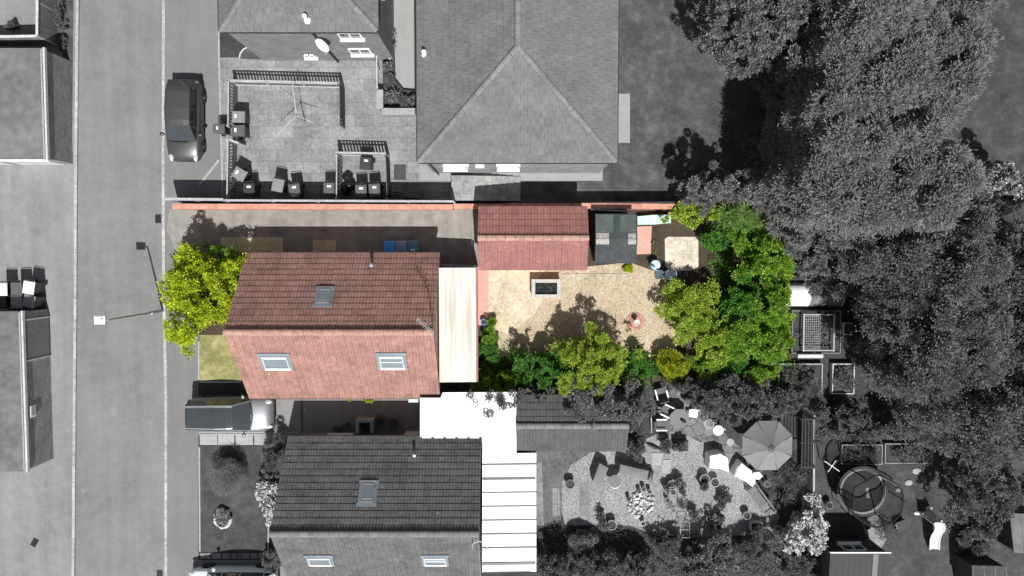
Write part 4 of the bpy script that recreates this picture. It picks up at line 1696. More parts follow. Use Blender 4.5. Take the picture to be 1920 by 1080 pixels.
g1, X0, X1, yN1, yS1 = flat_garage('flat roofed garage with pale brick side at the upper left', 0, 83, 90, 299, 2.1)
t = MB()
t.box(((X0 + X1) / 2, yS1 - .03, 1.96), (X1 - X0, .08, .22))
part('front_fascia', t, M['white'], g1)
for k in range(3):
    t = MB()
    t.box((X1 - 1.5 - k * 2.6, yS1 + .02, .95), (2.2, .06, 1.85))
    part('garage_door', t, M['white_dirty'], g1)
g2, X0, X1, yN2, yS2 = flat_garage('flat roofed garage block with boarded panel and white vent at lower left', 0, 42, 584, 884, 2.1)
t = MB()
q0, q1 = P(60, 597, 1), P(60, 672, 1)
t.box((X1 - .03, (q0.y + q1.y) / 2, 1.0), (.05, abs(q0.y - q1.y), 1.75))
part('boarded_panel', t, M['timber'], g2)
for q in (q0, q1):
    t = MB()
    t.box((X1 - .02, q.y, 1.0), (.07, .07, 1.8))
    part('door_post', t, M['white_dirty'], g2)
t = MB()
c = P(46, 774, 1.9)
t.box((X1 - .02, c.y, 1.55), (.06, .58, .42))
vt = part('vent', t, M['white'], g2)
t = MB()
for k in range(4):
    t.box((X1 + .016, c.y, 1.42 + k * .085), (.02, .48, .03))
part('louvres', t, M['metal'], vt)

# ================================================================== WALLS AND FENCES
def brick_wall(label, segs, m, cope, cat='wall', name='brick_wall', th=.22, cw=.27):
    """segs: (x0,y0,x1,y1,height) along photograph pixels of the coping"""
    p0 = P(segs[0][0], segs[0][1], segs[0][4])
    r = thing(name, label, cat, (p0.x, p0.y, 0))
    b, c = MB(), MB()
    for x0, y0, x1, y1, h in segs:
        p, q = P(x0, y0, h), P(x1, y1, h)
        d = (q - p).normalized()
        b.bar((p.x, p.y, (h - .07) / 2), (q.x, q.y, (h - .07) / 2), th, h - .07)
        n = max(1, round((q - p).length / .45))
        for i in range(n):
            u, v = p.lerp(q, i / n) + d * .003, p.lerp(q, (i + 1) / n) - d * .003
            j = random.uniform(-.004, .004)
            c.bar((u.x, u.y + j, h - .033), (v.x, v.y + j, h - .033), cw, .066)
    part('wall', b, m, r)
    part('coping', c, cope, r)
    return r


brick_wall('long red brick wall with salmon coping along the north of the driveway',
           [(323, 387, 849, 388, 1.15), (850, 387, 897, 387, .6), (898, 387, 924, 387, .85), (925, 387, 950, 387, 1.1), (951, 386, 975, 386, 1.3), (976, 386, 1072, 386, 1.5), (1073, 386, 1268, 387, 1.05)], M['brick_red'], M['cope'])  # middle segments stepped lower, shaped to taper the shadow the wall casts
brick_wall('low grey brick wall closing the plant bed beside the flats', [(716, 209, 782, 209, .75), (712, 168, 712, 204, .75)], M['brick_pale'], M['gconcrete'], th=.3, cw=.34)

fence_line('board_fence', 'tall grey close boarded fence behind the row of bins in the yard', [P(420, 376, 1.6), P(850, 378, 1.6)], 1.6, None, 'timber', .14, .006, 2.4, capw=.08, side=1, pmat='timber_pale')
fence_line('board_fence', 'pale capped close boarded fence by the pavement, next to the dark hatchback', [P(308, 374, 1.6), P(419, 375, 1.6)], 1.6, None, 'timber', .14, .006, 1.8, capw=.13, side=1, pmat='timber_pale')
FG = 'picket fences round the flats yard'
fence_line('picket_fence', 'north picket fence of the bin yard, in front of the smaller flats', [P(428, 151, 1.15), P(634, 156, 1.15)], 1.15, FG, 'timber', .085, .07, 1.8, capw=.06, pmat='timber_pale')
fence_line('picket_fence', 'west picket fence of the bin yard, north of its open gate', [P(428, 152, 1.15), P(427, 236, 1.15)], 1.15, FG, 'timber', .085, .07, 1.8, capw=.06, pmat='timber_pale')
fence_line('picket_fence', 'west picket fence of the bin yard, south of its open gate', [P(427, 264, 1.15), P(425, 372, 1.15)], 1.15, FG, 'timber', .085, .07, 1.8, capw=.06, pmat='timber_pale')
fence_line('picket_fence', 'east picket fence of the bin yard, running down from the tall corner', [P(635, 157, 1.15), P(636, 233, 1.15)], 1.15, FG, 'timber_dark', .1, .04, 1.4, pmat='timber')
fence_line('picket_fence', 'short picket fence screening a single bin in the small pen', [P(631, 286, 1.15), P(722, 288, 1.15)], 1.15, FG, 'timber', .085, .07, 1.7, capw=.05, pmat='timber_pale')
fence_line('picket_fence', 'picket fence with diamond lattice beside the black rubbish sacks', [P(631, 292, 1.15), P(630, 372, 1.15)], 1.15, FG, 'timber', .1, .1, 1.6, capw=.05, pmat='timber_pale')
fence_line('picket_fence', 'picket fence on the right of the small bin pen by the mat', [P(722, 292, 1.15), P(725, 372, 1.15)], 1.15, FG, 'timber_dark', .1, .05, 1.6, pmat='timber')
t = MB()
q0, q1 = P(430, 262, 1.1), P(449, 269, 1.0)
q = P(430, 152, 1.1)
g_ = thing('yard_gate', 'open picket gate leaf in the west fence of the bin yard', 'gate', (q0.x, q0.y, 0))
bd = MB()
for k in range(6):
    c = q0.lerp(q1, (k + .5) / 6)
    bd.box((c.x, c.y, .58), (.06, .02, .98), rz=math.atan2(q1.y - q0.y, q1.x - q0.x))
part('panel', bd, M['timber_pale'], g_)
t.bar((q0.x, q0.y, 1.09), (q1.x, q1.y, 1.09), .09, .05)
t.bar((q0.x, q0.y, .3), (q1.x, q1.y, .3), .05, .08)
part('rail', t, M['timber_pale'], g_)

fence_line('panel_fence', 'pale panelled fence with white capping round the upper left garden', [P(70, -60, 1.5), P(69, 67, 1.5), P(-60, 69, 1.5)], 1.5, None, 'timber', .3, .004, 1.85, capw=.12, side=1, pmat='white_dirty')
fence_line('trellis_fence', 'slatted boundary fence between gravel garden and trampoline lawn', [P(1526, 780, 1.5), P(1524, 1010, 1.5)], 1.5, None, 'timber', .1, .05, 1.7, capw=.09, pmat='timber_pale')
fence_line('panel_fence', 'dark board fence at the east end of the red wall', [P(978, 381, .95), P(1275, 380, .95)], .95, None, 'timber_dark', .14, .01, 1.8, capw=.05)

# white handrail beside the flats bed
t = MB()
a, b = P(706, 84, .9), P(707, 166, .9)
hr = thing('handrail', 'short white handrail beside the plant bed of the flats', 'handrail', (a.x, a.y, 0))
t.tube([(a.x, a.y, .9), (b.x, b.y, .9)], .035, 8)
part('rail', t, M['white_dirty'], hr)
for k in range(3):
    c = a.lerp(b, .05 + .45 * k)
    t = MB()
    t.tube([(c.x, c.y, 0), (c.x, c.y, .9)], .025, 6)
    part('post', t, M['white_dirty'], hr)

# ================================================================== STREET LAMP AND DRYER
c = P(305, 583)
sl = thing('street_lamp', 'tall slim street lamp with pale box head leaning over the road', 'street lamp', (c.x, c.y, 0))
t = MB()
t.tube([(0, 0, 0), (0, 0, 1.2), (0, 0, 1.21), (0, 0, 5.0)], [.085, .085, .05, .04], 12)
part('column', t, M['metal'], sl, local=True, smooth=40)
t = MB()
t.tube([(0, 0, 4.95), (-.06, 0, 5.05), (-.2, 0, 5.08)], .03, 8)
part('arm', t, M['metal'], sl, local=True)
t = MB()
t.taper((-.34, 0, 5.02), (.40, .30), (.50, .40), .09)
t.taper((-.34, 0, 5.11), (.50, .40), (.34, .28), .06)
hd = part('lamp_head', t, M['white'], sl, local=True, bev=.02)
t = MB()
t.box((-.36, 0, 5.005), (.3, .22, .03))
part('lens', t, M['lamp_clear'], hd, local=True)
t = MB()
t.lathe((-.2, .06, 5.16), [(.03, 0), (.03, .05), (0, .06)], 8)
part('sensor', t, M['black'], hd, local=True)

c = P(556, 217, 1.5)
ad = thing('rotary_dryer', 'rotary clothes dryer with three bare arms in the flats yard', 'clothes dryer', (c.x, c.y, 0))
t = MB()
t.tube([(0, 0, 0), (0, 0, 1.62)], .025, 8)
part('pole', t, M['metal'], ad, local=True)
ends = [P(548, 158, 1.85), P(588, 230, 1.7), P(515, 258, 1.75), P(512, 190, 1.75)]
E = [Vector((e.x - c.x, e.y - c.y, e.z)) for e in ends]
for e in E[:3]:
    t = MB()
    t.tube([(0, 0, 1.5), e], .015, 6)
    part('arm', t, M['white_dirty'], ad, local=True)
t = MB()
t.tube([(0, 0, 1.5), E[3]], .012, 6)
for k in (.35, .5, .65, .8, .95):
    for i, j in ((0, 3), (3, 2)):
        t.tube([Vector((0, 0, 1.5)).lerp(E[i], k), Vector((0, 0, 1.5)).lerp(E[j], k) - Vector((0, 0, .02))], .004, 4)
part('line', t, M['metal'], ad, local=True)

# ================================================================== BINS
M['bin_grey'] = mat('grey_bin_plastic', g(.085), .5, .08, 5, .1, 0, .4)
M['bin_dark'] = mat('dark_bin_plastic', g(.035), .5, .08, 5, .1, 0, .4)
M['bin_pale'] = mat('pale_bin_plastic', g(.2), .5, .08, 5, .1, 0, .4)
M['bin_white'] = mat('white_bin_lid', g(.66), .5, .08, 5, .1, 0, .4)
M['bin_blue'] = mat('blue_bin_plastic', (.09, .32, .78), .5, .08, 5, .1, 0, .4)
M['bin_slate'] = mat('slate_bin_plastic', (.26, .3, .42), .5, .08, 5, .1, 0, .4)
M['bin_teal'] = mat('teal_bin_plastic', (.1, .22, .26), .5, .08, 5, .1, 0, .4)
YG = 'bins in the flats yard'
wheelie(447, 219, 88, 'grey wheelie bin with white label, upper of two by the west picket fence', 'bin_dark', 'bin_pale', YG, sticker='white')
wheelie(447, 245, 92, 'dark wheelie bin, lower of two by the west picket fence', 'bin_dark', 'bin_grey', YG, sticker='white')
wheelie(449, 326, 60, 'tilted grey wheelie bin in the yard corner with a white label', 'bin_dark', 'bin_pale', YG, sticker='white')
wheelie(467, 355, 2, 'dark wheelie bin between the tilted corner bin and the pale bin', 'bin_dark', 'bin_dark', YG, sticker='white')
wheelie(521, 347, -12, 'pale lidded wheelie bin left of the numbered bin', 'bin_dark', 'bin_pale', YG)
wheelie(552, 356, 8, 'wheelie bin with white number 122 painted on its lid', 'bin_dark', 'bin_grey', YG, sticker='white', text='122')
wheelie(617, 354, 0, 'dark wheelie bin standing alone just left of the lattice picket fence', 'bin_dark', 'bin_grey', YG, sticker='white')
wheelie(686, 306, -4, 'dark two part lidded bin alone behind the short screening fence', 'bin_dark', 'bin_dark', YG, sticker='white')
wheelie(677, 358, 2, 'dark wheelie bin in the small pen, next to the black rubbish sacks', 'bin_dark', 'bin_grey', YG, sticker='white')
wheelie(702, 356, 4, 'dark wheelie bin in the small pen, next to its right hand fence', 'bin_dark', 'bin_grey', YG, sticker='white')
wheelie(412, 241, 90, 'small grey bin with two white labels outside the west picket fence', 'bin_dark', 'bin_grey', YG, sc=.8, sticker='white')
HG = 'bins beside the red roofed bungalow'
wheelie(731, 464, 180, 'bright blue wheelie bin beside the red roofed bungalow', 'bin_blue', 'bin_blue', HG)
wheelie(753, 464, 180, 'slate grey wheelie bin between the blue and the teal bins', 'bin_slate', 'bin_slate', HG)
wheelie(775, 464, 180, 'dark teal wheelie bin with white label beside the red roofed bungalow', 'bin_teal', 'bin_teal', HG, sticker='white')
LG = 'bins behind the left garage block'
wheelie(3, 542, 0, 'white lidded wheelie bin at the photo edge behind the left garages', 'bin_dark', 'bin_white', LG)
wheelie(31, 541, 0, 'grey lidded wheelie bin between two white lidded ones', 'bin_dark', 'bin_grey', LG)
wheelie(54, 539, -10, 'white lidded wheelie bin turned askew, farthest right of its group', 'bin_dark', 'bin_white', LG)
wheelie(1, 567, 180, 'black wheelie bin against the garage block at the photo edge', 'bin_dark', 'bin_dark', LG)
wheelie(31, 566, 180, 'grey domed wheelie bin against the wall of the left garage block', 'bin_dark', 'bin_pale', LG)
wheelie(54, 565, 165, 'two toned grey wheelie bin leaning by the garage block corner', 'bin_dark', 'bin_pale', LG)

# rubbish sacks
for i, (px, py, s, lb) in enumerate(((651, 332, .27, 'shiny black rubbish sack, topmost of the heap by the lattice fence'),
                                     (655, 346, .31, 'large shiny black rubbish sack in the middle of the heap'),
                                     (648, 357, .26, 'black rubbish sack at the foot of the heap by the board fence'))):
    c = P(px, py, .3)
    rnd = random.Random(i + 3)
    t = MB()
    prof = []
    n = 16
    vs, fs = [], []
    rr = [(0.5, 0), (.95, .12), (1.0, .35), (.8, .62), (.35, .85), (.12, .95), (.2, 1.05)]
    for a, z in rr:
        for k in range(n):
            th = 2 * math.pi * k / n
            q = s * a * (1 + rnd.uniform(-.13, .13))
            vs.append((c.x + q * math.cos(th), c.y + q * math.sin(th), s * 1.7 * z + rnd.uniform(-.02, .02) + .01))
    for a in range(len(rr) - 1):
        for k in range(n):
            fs.append((a * n + k, a * n + (k + 1) % n, (a + 1) * n + (k + 1) % n, (a + 1) * n + k))
    fs.append(tuple(range(n - 1, -1, -1)))
    fs.append(tuple(range(6 * n, 7 * n)))
    t.add(vs, fs)
    tag(part('rubbish_sack', t, mat('sack_black', g(.015), .22, .1, 5, .1, 0, .7)), lb, 'rubbish bag', 'rubbish sacks in the bin pen')

# low chest in the shadow
c = P(773, 362, .5)
r = thing('storage_chest', 'low dark storage chest against the board fence by the steps', 'chest', (c.x, c.y, 0), R(-2))
t = MB()
t.taper((0, 0, 0), (.95, .5), (1.0, .54), .46)
part('body', t, M['bin_dark'], r, local=True, bev=.02)
t = MB()
t.taper((0, 0, .462), (1.04, .58), (.96, .5), .08)
part('lid', t, M['bin_grey'], r, local=True, bev=.02)

# ================================================================== VEHICLES
c = P(348, 227, .5)
car('hatchback_car', 'dark grey hatchback parked on the pavement beside the road, facing down', (c.x, c.y, .006), R(-91.5), 'paint_dark', 4.05, 1.72, 1.45, tail='lamp_grey')
c = P(434, 776, .6)
car('sport_utility_car', 'dark family car with shining bonnet and glass roof parked between the two bungalows', (c.x, c.y, .008), R(.5), 'paint_black', 4.3, 1.8, 1.58, glass_roof=True, van=True)
c = P(438, 1096, .6)
car('parked_car', 'pale blue car at the bottom edge beside the front lawn', (c.x, c.y, .008), R(180), 'paint_pale', 4.55, 1.8, 1.5, tail='lamp_grey')

# ================================================================== THINGS IN THE MAIN GARDEN
c = P(1024, 541, .55)
r = thing('pond_trough', 'raised rectangular pond with pale stone rim and dark water', 'pond', (c.x, c.y, 0))
w_, d_ = 54 / 36.6, 34 / 36.6
t = MB()
for sx in (-1, 1):
    t.box((sx * (w_ / 2 - .08), 0, .26), (.14, d_, .52))
for sy in (-1, 1):
    t.box((0, sy * (d_ / 2 - .075), .258), (w_ - .3, .13, .516))
part('wall', t, M['concrete'], r, local=True, bev=.008)
t = MB()
for sx in (-1, 1):
    t.box((sx * (w_ / 2 - .08), 0, .55), (.19, d_ + .04, .05))
for sy in (-1, 1):
    t.box((0, sy * (d_ / 2 - .075), .549), (w_ - .36, .18, .05))
part('rim', t, M['concrete'], r, local=True, bev=.01)
t = MB()
t.box((0, 0, .42), (w_ - .3, d_ - .27, .02))
part('water', t, M['water'], r, local=True)
v = leaf_arrays([(0, 0, .435, .3), (-.3, -.1, .435, .2), (.2, .1, .435, .2)], 90, .09, .06, 4, out=.3, upn=3, nr=.1)
v[:, 2] = .435 + .004 * np.random.default_rng(1).random(len(v))
o = bpy.data.objects.new('water_weed', leaf_mesh('water_weed', v, leafmat('weed', (.05, .05, .02), (.1, .09, .03))))
COL.objects.link(o)
o.parent = r

c = P(1191, 603)
t = MB()
for k in range(16):
    a0 = 2 * math.pi * k / 16
    for rr, ln in ((.40, .14), (.22, .075)):
        m = Matrix.Rotation(a0 + rr, 3, 'Z')
        t.box((c.x + math.cos(a0 + rr) * rr, c.y + math.sin(a0 + rr) * rr, .03), (.17, ln, .035), rz=a0 + rr)
tag(part('brick_ring', t, mat('ring_brick', (.42, .22, .17), .9, .3, 7, .2, .2)), 'circle of pinkish bricks laid flat in the cream gravel', 'brick ring')
t = MB()
c = P(1192, 600, .4)
c = P(1191, 603)
t.lathe((c.x, c.y, .048), [(.13, 0), (.13, .05), (.06, .1), (.05, .3), (.1, .36), (.16, .46), (.14, .47), (.08, .42), (0, .41)], 18)
tag(part('stone_urn', t, mat('stone_ornament', (.5, .48, .45), .9, .2, 8, .2), smooth=40), 'small pale stone urn in the middle of the brick circle', 'ornament')


def bistro_chair(px, py, rz, label, m, r=.2, group=None, ring=False):
    c = P(px, py, .48)
    o = thing('metal_chair', label, 'chair', (c.x, c.y, 0), R(rz), group)
    t = MB()
    if ring:
        t.ring((0, 0, .46), r, .022, 24, 6)
        for k in range(5):
            y = (-.6 + .3 * k) * r
            t.tube([(-r * .9, y, .46), (r * .9, y, .46)], .012, 5)
    else:
        t.lathe((0, 0, .45), [(r * .95, 0), (r * 1.05, .01), (r * 1.05, .03), (r * .9, .035), (0, .032)], 20)
    part('seat', t, M[m], o, local=True, smooth=40)
    t = MB()
    pts = [(-.19, .15, .46), (-.21, .21, .75), (-.14, .24, .9), (0, .25, .94), (.14, .24, .9), (.21, .21, .75), (.19, .15, .46)]
    t.tube(pts, .014, 6)
    for x in (-.09, 0, .09):
        t.tube([(x, .19, .47), (x, .24, .9)], .009, 5)
    t.lathe((0, .235, .78), [(0, -.012), (.13, -.012), (.14, 0), (.13, .012), (0, .012)], 16, m=Matrix.Rotation(R(80), 3, 'X'))
    part('backrest', t, M[m], o, local=True)
    for sx in (-1, 1):
        for sy in (-1, 1):
            t = MB()
            t.tube([(sx * .13, sy * .13, .45), (sx * .21, sy * .22, 0)], .013, 6)
            part('leg', t, M[m], o, local=True)
    return o


M['pale_blue'] = mat('pale_blue_metal', (.48, .62, .78), .5, .08, 6, .06)
bistro_chair(1229, 497, 150, 'pale blue metal chair nearer the dark shed', 'pale_blue', .24, 'pale blue chairs')
bistro_chair(1256, 515, -80, 'pale blue metal chair nearer the green shrubs', 'pale_blue', .24, 'pale blue chairs')
c = P(1237, 514, .6)
r = thing('bistro_table', 'small dark round table between two pale blue chairs', 'table', (c.x, c.y, 0))
t = MB()
t.lathe((0, 0, .58), [(.22, 0), (.24, .01), (.22, .025), (0, .025)], 24)
part('table_top', t, mat('slate_table', (.06, .09, .11), .5), r, local=True)
for k in range(3):
    t = MB()
    a = k * 2.09
    t.tube([(.05 * math.cos(a), .05 * math.sin(a), .58), (.2 * math.cos(a), .2 * math.sin(a), 0)], .014, 6)
    part('leg', t, M['metal_dark'], r, local=True)

c0, c1 = P(1195, 421, .35), P(1258, 403, .35)
r = thing('plank_bench', 'pale turquoise planked bench top beside the dark shed', 'bench', ((c0.x + c1.x) / 2, (c0.y + c1.y) / 2, 0), R(3))
Lx, Ly = c1.x - c0.x, c1.y - c0.y
t = MB()
n = 12
for k in range(n):
    t.box((-Lx / 2 + (k + .5) * Lx / n, 0, .36), (Lx / n - .008, Ly * (1 - .12 * abs(k - 5) / 6), .03))
part('planks', t, mat('turquoise_plank', (.45, .62, .58), .6, .2, 5, .2), r, local=True, bev=.004)
for sy in (-1, 1):
    t = MB()
    t.box((0, sy * Ly * .3, .31), (Lx - .1, .05, .06))
    part('bearer', t, M['timber'], r, local=True)
for k in (-1, 1):
    t = MB()
    t.box((k * (Lx / 2 - .1), 0, .14), (.08, Ly * .7, .28))
    part('leg', t, M['timber'], r, local=True)

pot(907, 604, 6, 'dark blue glazed pot on the pink path by the lean-to', .35, 'bin_blue', 'soil_brown', 'lf_deep', lr=.9)
pot(923, 603, 7, 'brown planter with green shoots on the patio by the lean-to', .28, 'timber_brown', 'soil_brown', 'lf_green', lr=1.0)
pot(1231, 506, 3.5, 'tiny pot on the ground by the blue chairs', .15, 'terracotta', 'soil_brown')
# log beside the shed and bits of timber
t = MB()
t.bar(tuple(P(1106, 455, .1)), tuple(P(1113, 492, .1)), .07, .07)
tag(part('timber_post', t, M['timber_brown']), 'brown timber post lying between the red garage and dark shed', 'timber')
t = MB()
t.bar(tuple(P(1109, 393, 1.2)), tuple(P(1185, 396, 1.2)), .06, .06)
t.bar(tuple(P(1182, 391, 1.2)), tuple(P(1182, 391, .02)), .06, .06)
t.bar(tuple(P(1111, 391, 1.2)), tuple(P(1111, 391, .02)), .06, .06)
tag(part('wall_rail', t, M['timber_pale']), 'pale timber rail behind the dark shed, along the wall', 'timber')

# ================================================================== NEIGHBOUR'S SIDE PATH
c = P(683, 800, .8)
r = thing('stone_fireplace', 'pale open topped square barbecue in the shaded side path', 'barbecue', (c.x, c.y, 0))
t = MB()
for sx in (-1, 1):
    t.box((sx * .38, 0, .4), (.16, .7, .8))
t.box((0, .28, .399), (.6, .14, .798))
part('surround', t, M['gconcrete'], r, local=True, bev=.01)
t = MB()
t.box((0, -.06, .3), (.58, .5, .04))
part('grate', t, M['black'], r, local=True)
pot(737, 794, 9, 'dark tub in the shaded side path, right of the barbecue', .4, 'bin_dark', 'soil', 'lf_g2', lr=.9)
pot(634, 803, 6, 'pale pot in the shaded side path, left of the barbecue', .3, 'gconcrete', 'soil', 'lf_g2')
pot(651, 798, 5, 'small dark pot next to the barbecue in the side path', .25, 'bin_dark', 'soil', 'lf_g2', lr=1.5)
pot(714, 788, 5, 'small shrub pot between barbecue and dark tub', .25, 'bin_dark', 'soil', 'lf_g2', lr=1.6)
c = P(775, 748, .9)
r = thing('water_tank', 'pale blue green water tank lid beside the red bungalow wall', 'tank', (c.x, c.y, 0))
t = MB()
t.taper((0, 0, 0), (.42, .3), (.46, .34), .86)
part('body', t, M['bin_grey'], r, local=True, bev=.02)
t = MB()
t.box((0, 0, .885), (.5, .36, .04))
part('lid', t, mat('tank_lid', (.5, .62, .6), .5), r, local=True, bev=.01)
for i, (px, py) in enumerate(((566, 765), (569, 772))):
    pass
c = P(566, 768)
t = MB()
t.bar((c.x, P(566, 746).y, .03), (c.x, P(566, 815).y, .03), .06, .05)
tag(part('drain_channel', t, M['metal_dark']), 'dark drain channel across the side path, behind the dark car', 'drain')
c = P(571, 769, .3)
t = MB()
t.bar((c.x - .1, c.y - .15, .1), (c.x + .1, c.y + .1, .45), .12, .05)
tag(part('hose_reel', t, M['gconcrete']), 'small pale bracket beside the drain channel', 'bracket')
for x in (658, 692, 700):
    pass
for px, lb in ((653, 'yellow weed growing at the wall foot under the red roof'), (692, 'larger yellow weed growing at the wall foot under the red roof')):
    plant('weed', lb, 'plant', px, 749, 8 if px > 660 else 4, 5, .5, 'lf_yel', L=.12, W=.05, stemname='stem', limbn=2)

# ================================================================== POTS BY THE FLATS
sb = MB()
pts = PX([(718, 35), (738, 35), (742, 150), (758, 170), (782, 172), (782, 203), (720, 203)])
sb.prism([(p.x, p.y) for p in pts], .014, .25)
struct('plant_bed', sb, M['soil'])
PG = 'potted plants in the flats bed'
for i, (px, py, r_, nm) in enumerate(((725, 48, 6, 'small dark leafy pot at the top of the flats plant bed'), (731, 66, 8, 'round bushy pot, second down in the flats plant bed'),
                                  (732, 88, 7, 'tall leafed pot above the pale ball in the flats plant bed'), (728, 126, 7, 'dark square leafed pot in the middle of the flats bed'),
                                  (733, 150, 8, 'hooped plant pot near the bottom of the flats bed'), (734, 181, 11, 'large round stone planter at the corner of the flats bed'),
                                  (758, 190, 8, 'leafy pot behind the low wall, left one'), (772, 190, 8, 'leafy pot behind the low wall, beside the large flats'))):
    pot(px, py, r_ * .8, nm, .55, 'bin_dark' if i != 5 else 'gconcrete', 'soil', ('lf_g2', 'lf_g3')[i % 2], group=PG, lr=1.45)
t = MB()
c = P(730, 106, .5)
t.lathe((c.x, c.y, .24), [(0, 0), (.1, .03), (.14, .14), (.1, .25), (0, .28)], 14)
tag(part('stone_ball', t, M['gconcrete'], smooth=60), 'pale stone ball among plants in the flats bed', 'ornament')

# ================================================================== NEIGHBOUR'S GRAVEL GARDEN
def armchair(px, py, rz, label, group='grey garden armchairs', sc=1.0):
    c = P(px, py, .5)
    o = thing('garden_armchair', label, 'chair', (c.x, c.y, 0), R(rz), group)
    t = MB()
    t.box((0, -.02, .40), (.46 * sc, .5 * sc, .07))
    part('seat', t, M['fabric'], o, local=True, bev=.02)
    t = MB()
    m = Matrix.Rotation(R(-18), 3, 'X')
    t.box((0, .3 * sc, .68), (.46 * sc, .05, .56), m=m)
    part('backrest', t, M['fabric'], o, local=True, bev=.015)
    for s in (-1, 1):
        t = MB()
        t.box((s * .28 * sc, -.02, .62), (.065, .56 * sc, .03))
        part('armrest', t, M['white'], o, local=True, bev=.008)
        for y in (-.24, .24):
            t = MB()
            t.tube([(s * .28 * sc, y * sc, .605), (s * .29 * sc, y * sc * 1.1, 0)], .015, 6)
            part('leg', t, M['white_dirty'], o, local=True)
    return o


armchair(1240, 738, 195, 'grey garden armchair farthest up, under the grey shrubs')
armchair(1250, 770, 65, 'grey garden armchair turned towards the eight sided table')
armchair(1239, 796, 90, 'grey garden armchair beside the white washing line post')
c = P(1274, 785, .72)
r = thing('garden_table', 'grey eight sided garden table with dark object on top', 'table', (c.x, c.y, 0))
t = MB()
t.lathe((0, 0, .69), [(.52, 0), (.53, .03), (0, .03)], 8, m=Matrix.Rotation(R(22), 3, 'Z'))
part('table_top', t, M['cover'], r, local=True)
for k in range(4):
    t = MB()
    a = k * math.pi / 2 + .78
    t.tube([(.36 * math.cos(a), .36 * math.sin(a), .69), (.42 * math.cos(a), .42 * math.sin(a), 0)], .02, 6)
    part('leg', t, M['metal_dark'], r, local=True)
c = P(1281, 789, .76)
t = MB()
t.lathe((c.x, c.y, .722), [(.1, 0), (.13, .04), (.07, .1), (.03, .12), (0, .12)], 9, 1.5, .7, m=Matrix.Rotation(R(-35), 3, 'Z'))  # low black lump for an unidentified dark blob on the table top
tag(part('dark_object', t, M['black']), 'small dark object lying on the eight sided table', 'cloth')
bistro_chair(1290, 754, 5, 'dark iron garden chair above the eight sided table', 'metal_dark', .22)
bistro_chair(1330, 795, -25, 'white wire garden chair with ring back', 'white_dirty', .24, ring=True)
bistro_chair(1347, 807, -30, 'white round seated chair nearest the parasol', 'white', .26)


def white_chair(px, py, rz, label):
    c = P(px, py, .45)
    o = thing('plastic_chair', label, 'chair', (c.x, c.y, 0), R(rz))
    t = MB()
    t.box((0, 0, .43), (.46, .42, .04))
    part('seat', t, M['white'], o, local=True, bev=.015)
    t = MB()
    t.box((0, .23, .65), (.46, .05, .44), m=Matrix.Rotation(R(-12), 3, 'X'))
    part('backrest', t, M['white'], o, local=True, bev=.015)
    for sx in (-1, 1):
        for sy in (-1, 1):
            t = MB()
            t.tube([(sx * .19, sy * .17, .42), (sx * .22, sy * .2, 0)], .02, 6)
            part('leg', t, M['white'], o, local=True)


white_chair(1300, 775, -8, 'square white plastic chair on the right of the eight sided table')

# washing line post
a, b = P(1221, 752, 1.6), P(1222, 812, .1)
t = MB()
t.tube([(a.x, a.y, 1.6), (b.x, b.y, .05)], .02, 6)
tag(part('white_pole', t, M['white_dirty']), 'thin white pole leaning beside the lowest grey armchair', 'pole')

# parasol
c = P(1442, 838, 2.3)
r = thing('parasol', 'large grey octagonal parasol open over the gravel garden', 'parasol', (c.x, c.y, 0), R(22.5))
RR = 1.34
n = 8
for k in range(n):
    t = MB()
    a0, a1 = 2 * math.pi * k / n, 2 * math.pi * (k + 1) / n
    seg = 5
    vs, fs = [], []
    for i in range(seg + 1):
        f = .06 + .94 * i / seg
        z = 2.78 - .72 * f - .05 * math.sin(math.pi * f)
        p0 = Vector((math.cos(a0) * RR * f, math.sin(a0) * RR * f, z))
        p1 = Vector((math.cos(a1) * RR * f, math.sin(a1) * RR * f, z))
        pm = (p0 + p1) / 2 - Vector((0, 0, .03 * f))
        vs += [p0, pm, p1]
    for i in range(seg):
        fs += [(3 * i, 3 * i + 1, 3 * i + 4, 3 * i + 3), (3 * i + 1, 3 * i + 2, 3 * i + 5, 3 * i + 4)]
    t.add(vs, fs)
    part('canopy_panel', t, mat('parasol_cloth', g(.18), .85, .05, 6, .05), r, local=True)
    t = MB()
    t.tube([(0, 0, 2.72), (math.cos(a0) * RR * .5, math.sin(a0) * RR * .5, 2.34), (math.cos(a0) * RR, math.sin(a0) * RR, 2.06)], .016, 5)
    part('rib', t, M['metal_dark'], r, local=True)
t = MB()
t.lathe((0, 0, 2.66), [(.2, 0), (.1, .07), (.02, .1), (.02, .16), (0, .17)], 8)
part('vent_cap', t, M['fabric'], r, local=True)
t = MB()
t.tube([(0, 0, 0), (0, 0, 2.55)], .025, 10)
part('pole', t, M['metal'], r, local=True)
t = MB()
t.lathe((0, 0, 0), [(.3, 0), (.3, .06), (.06, .1), (.05, .25), (0, .25)], 20)
part('stand', t, M['gconcrete'], r, local=True)


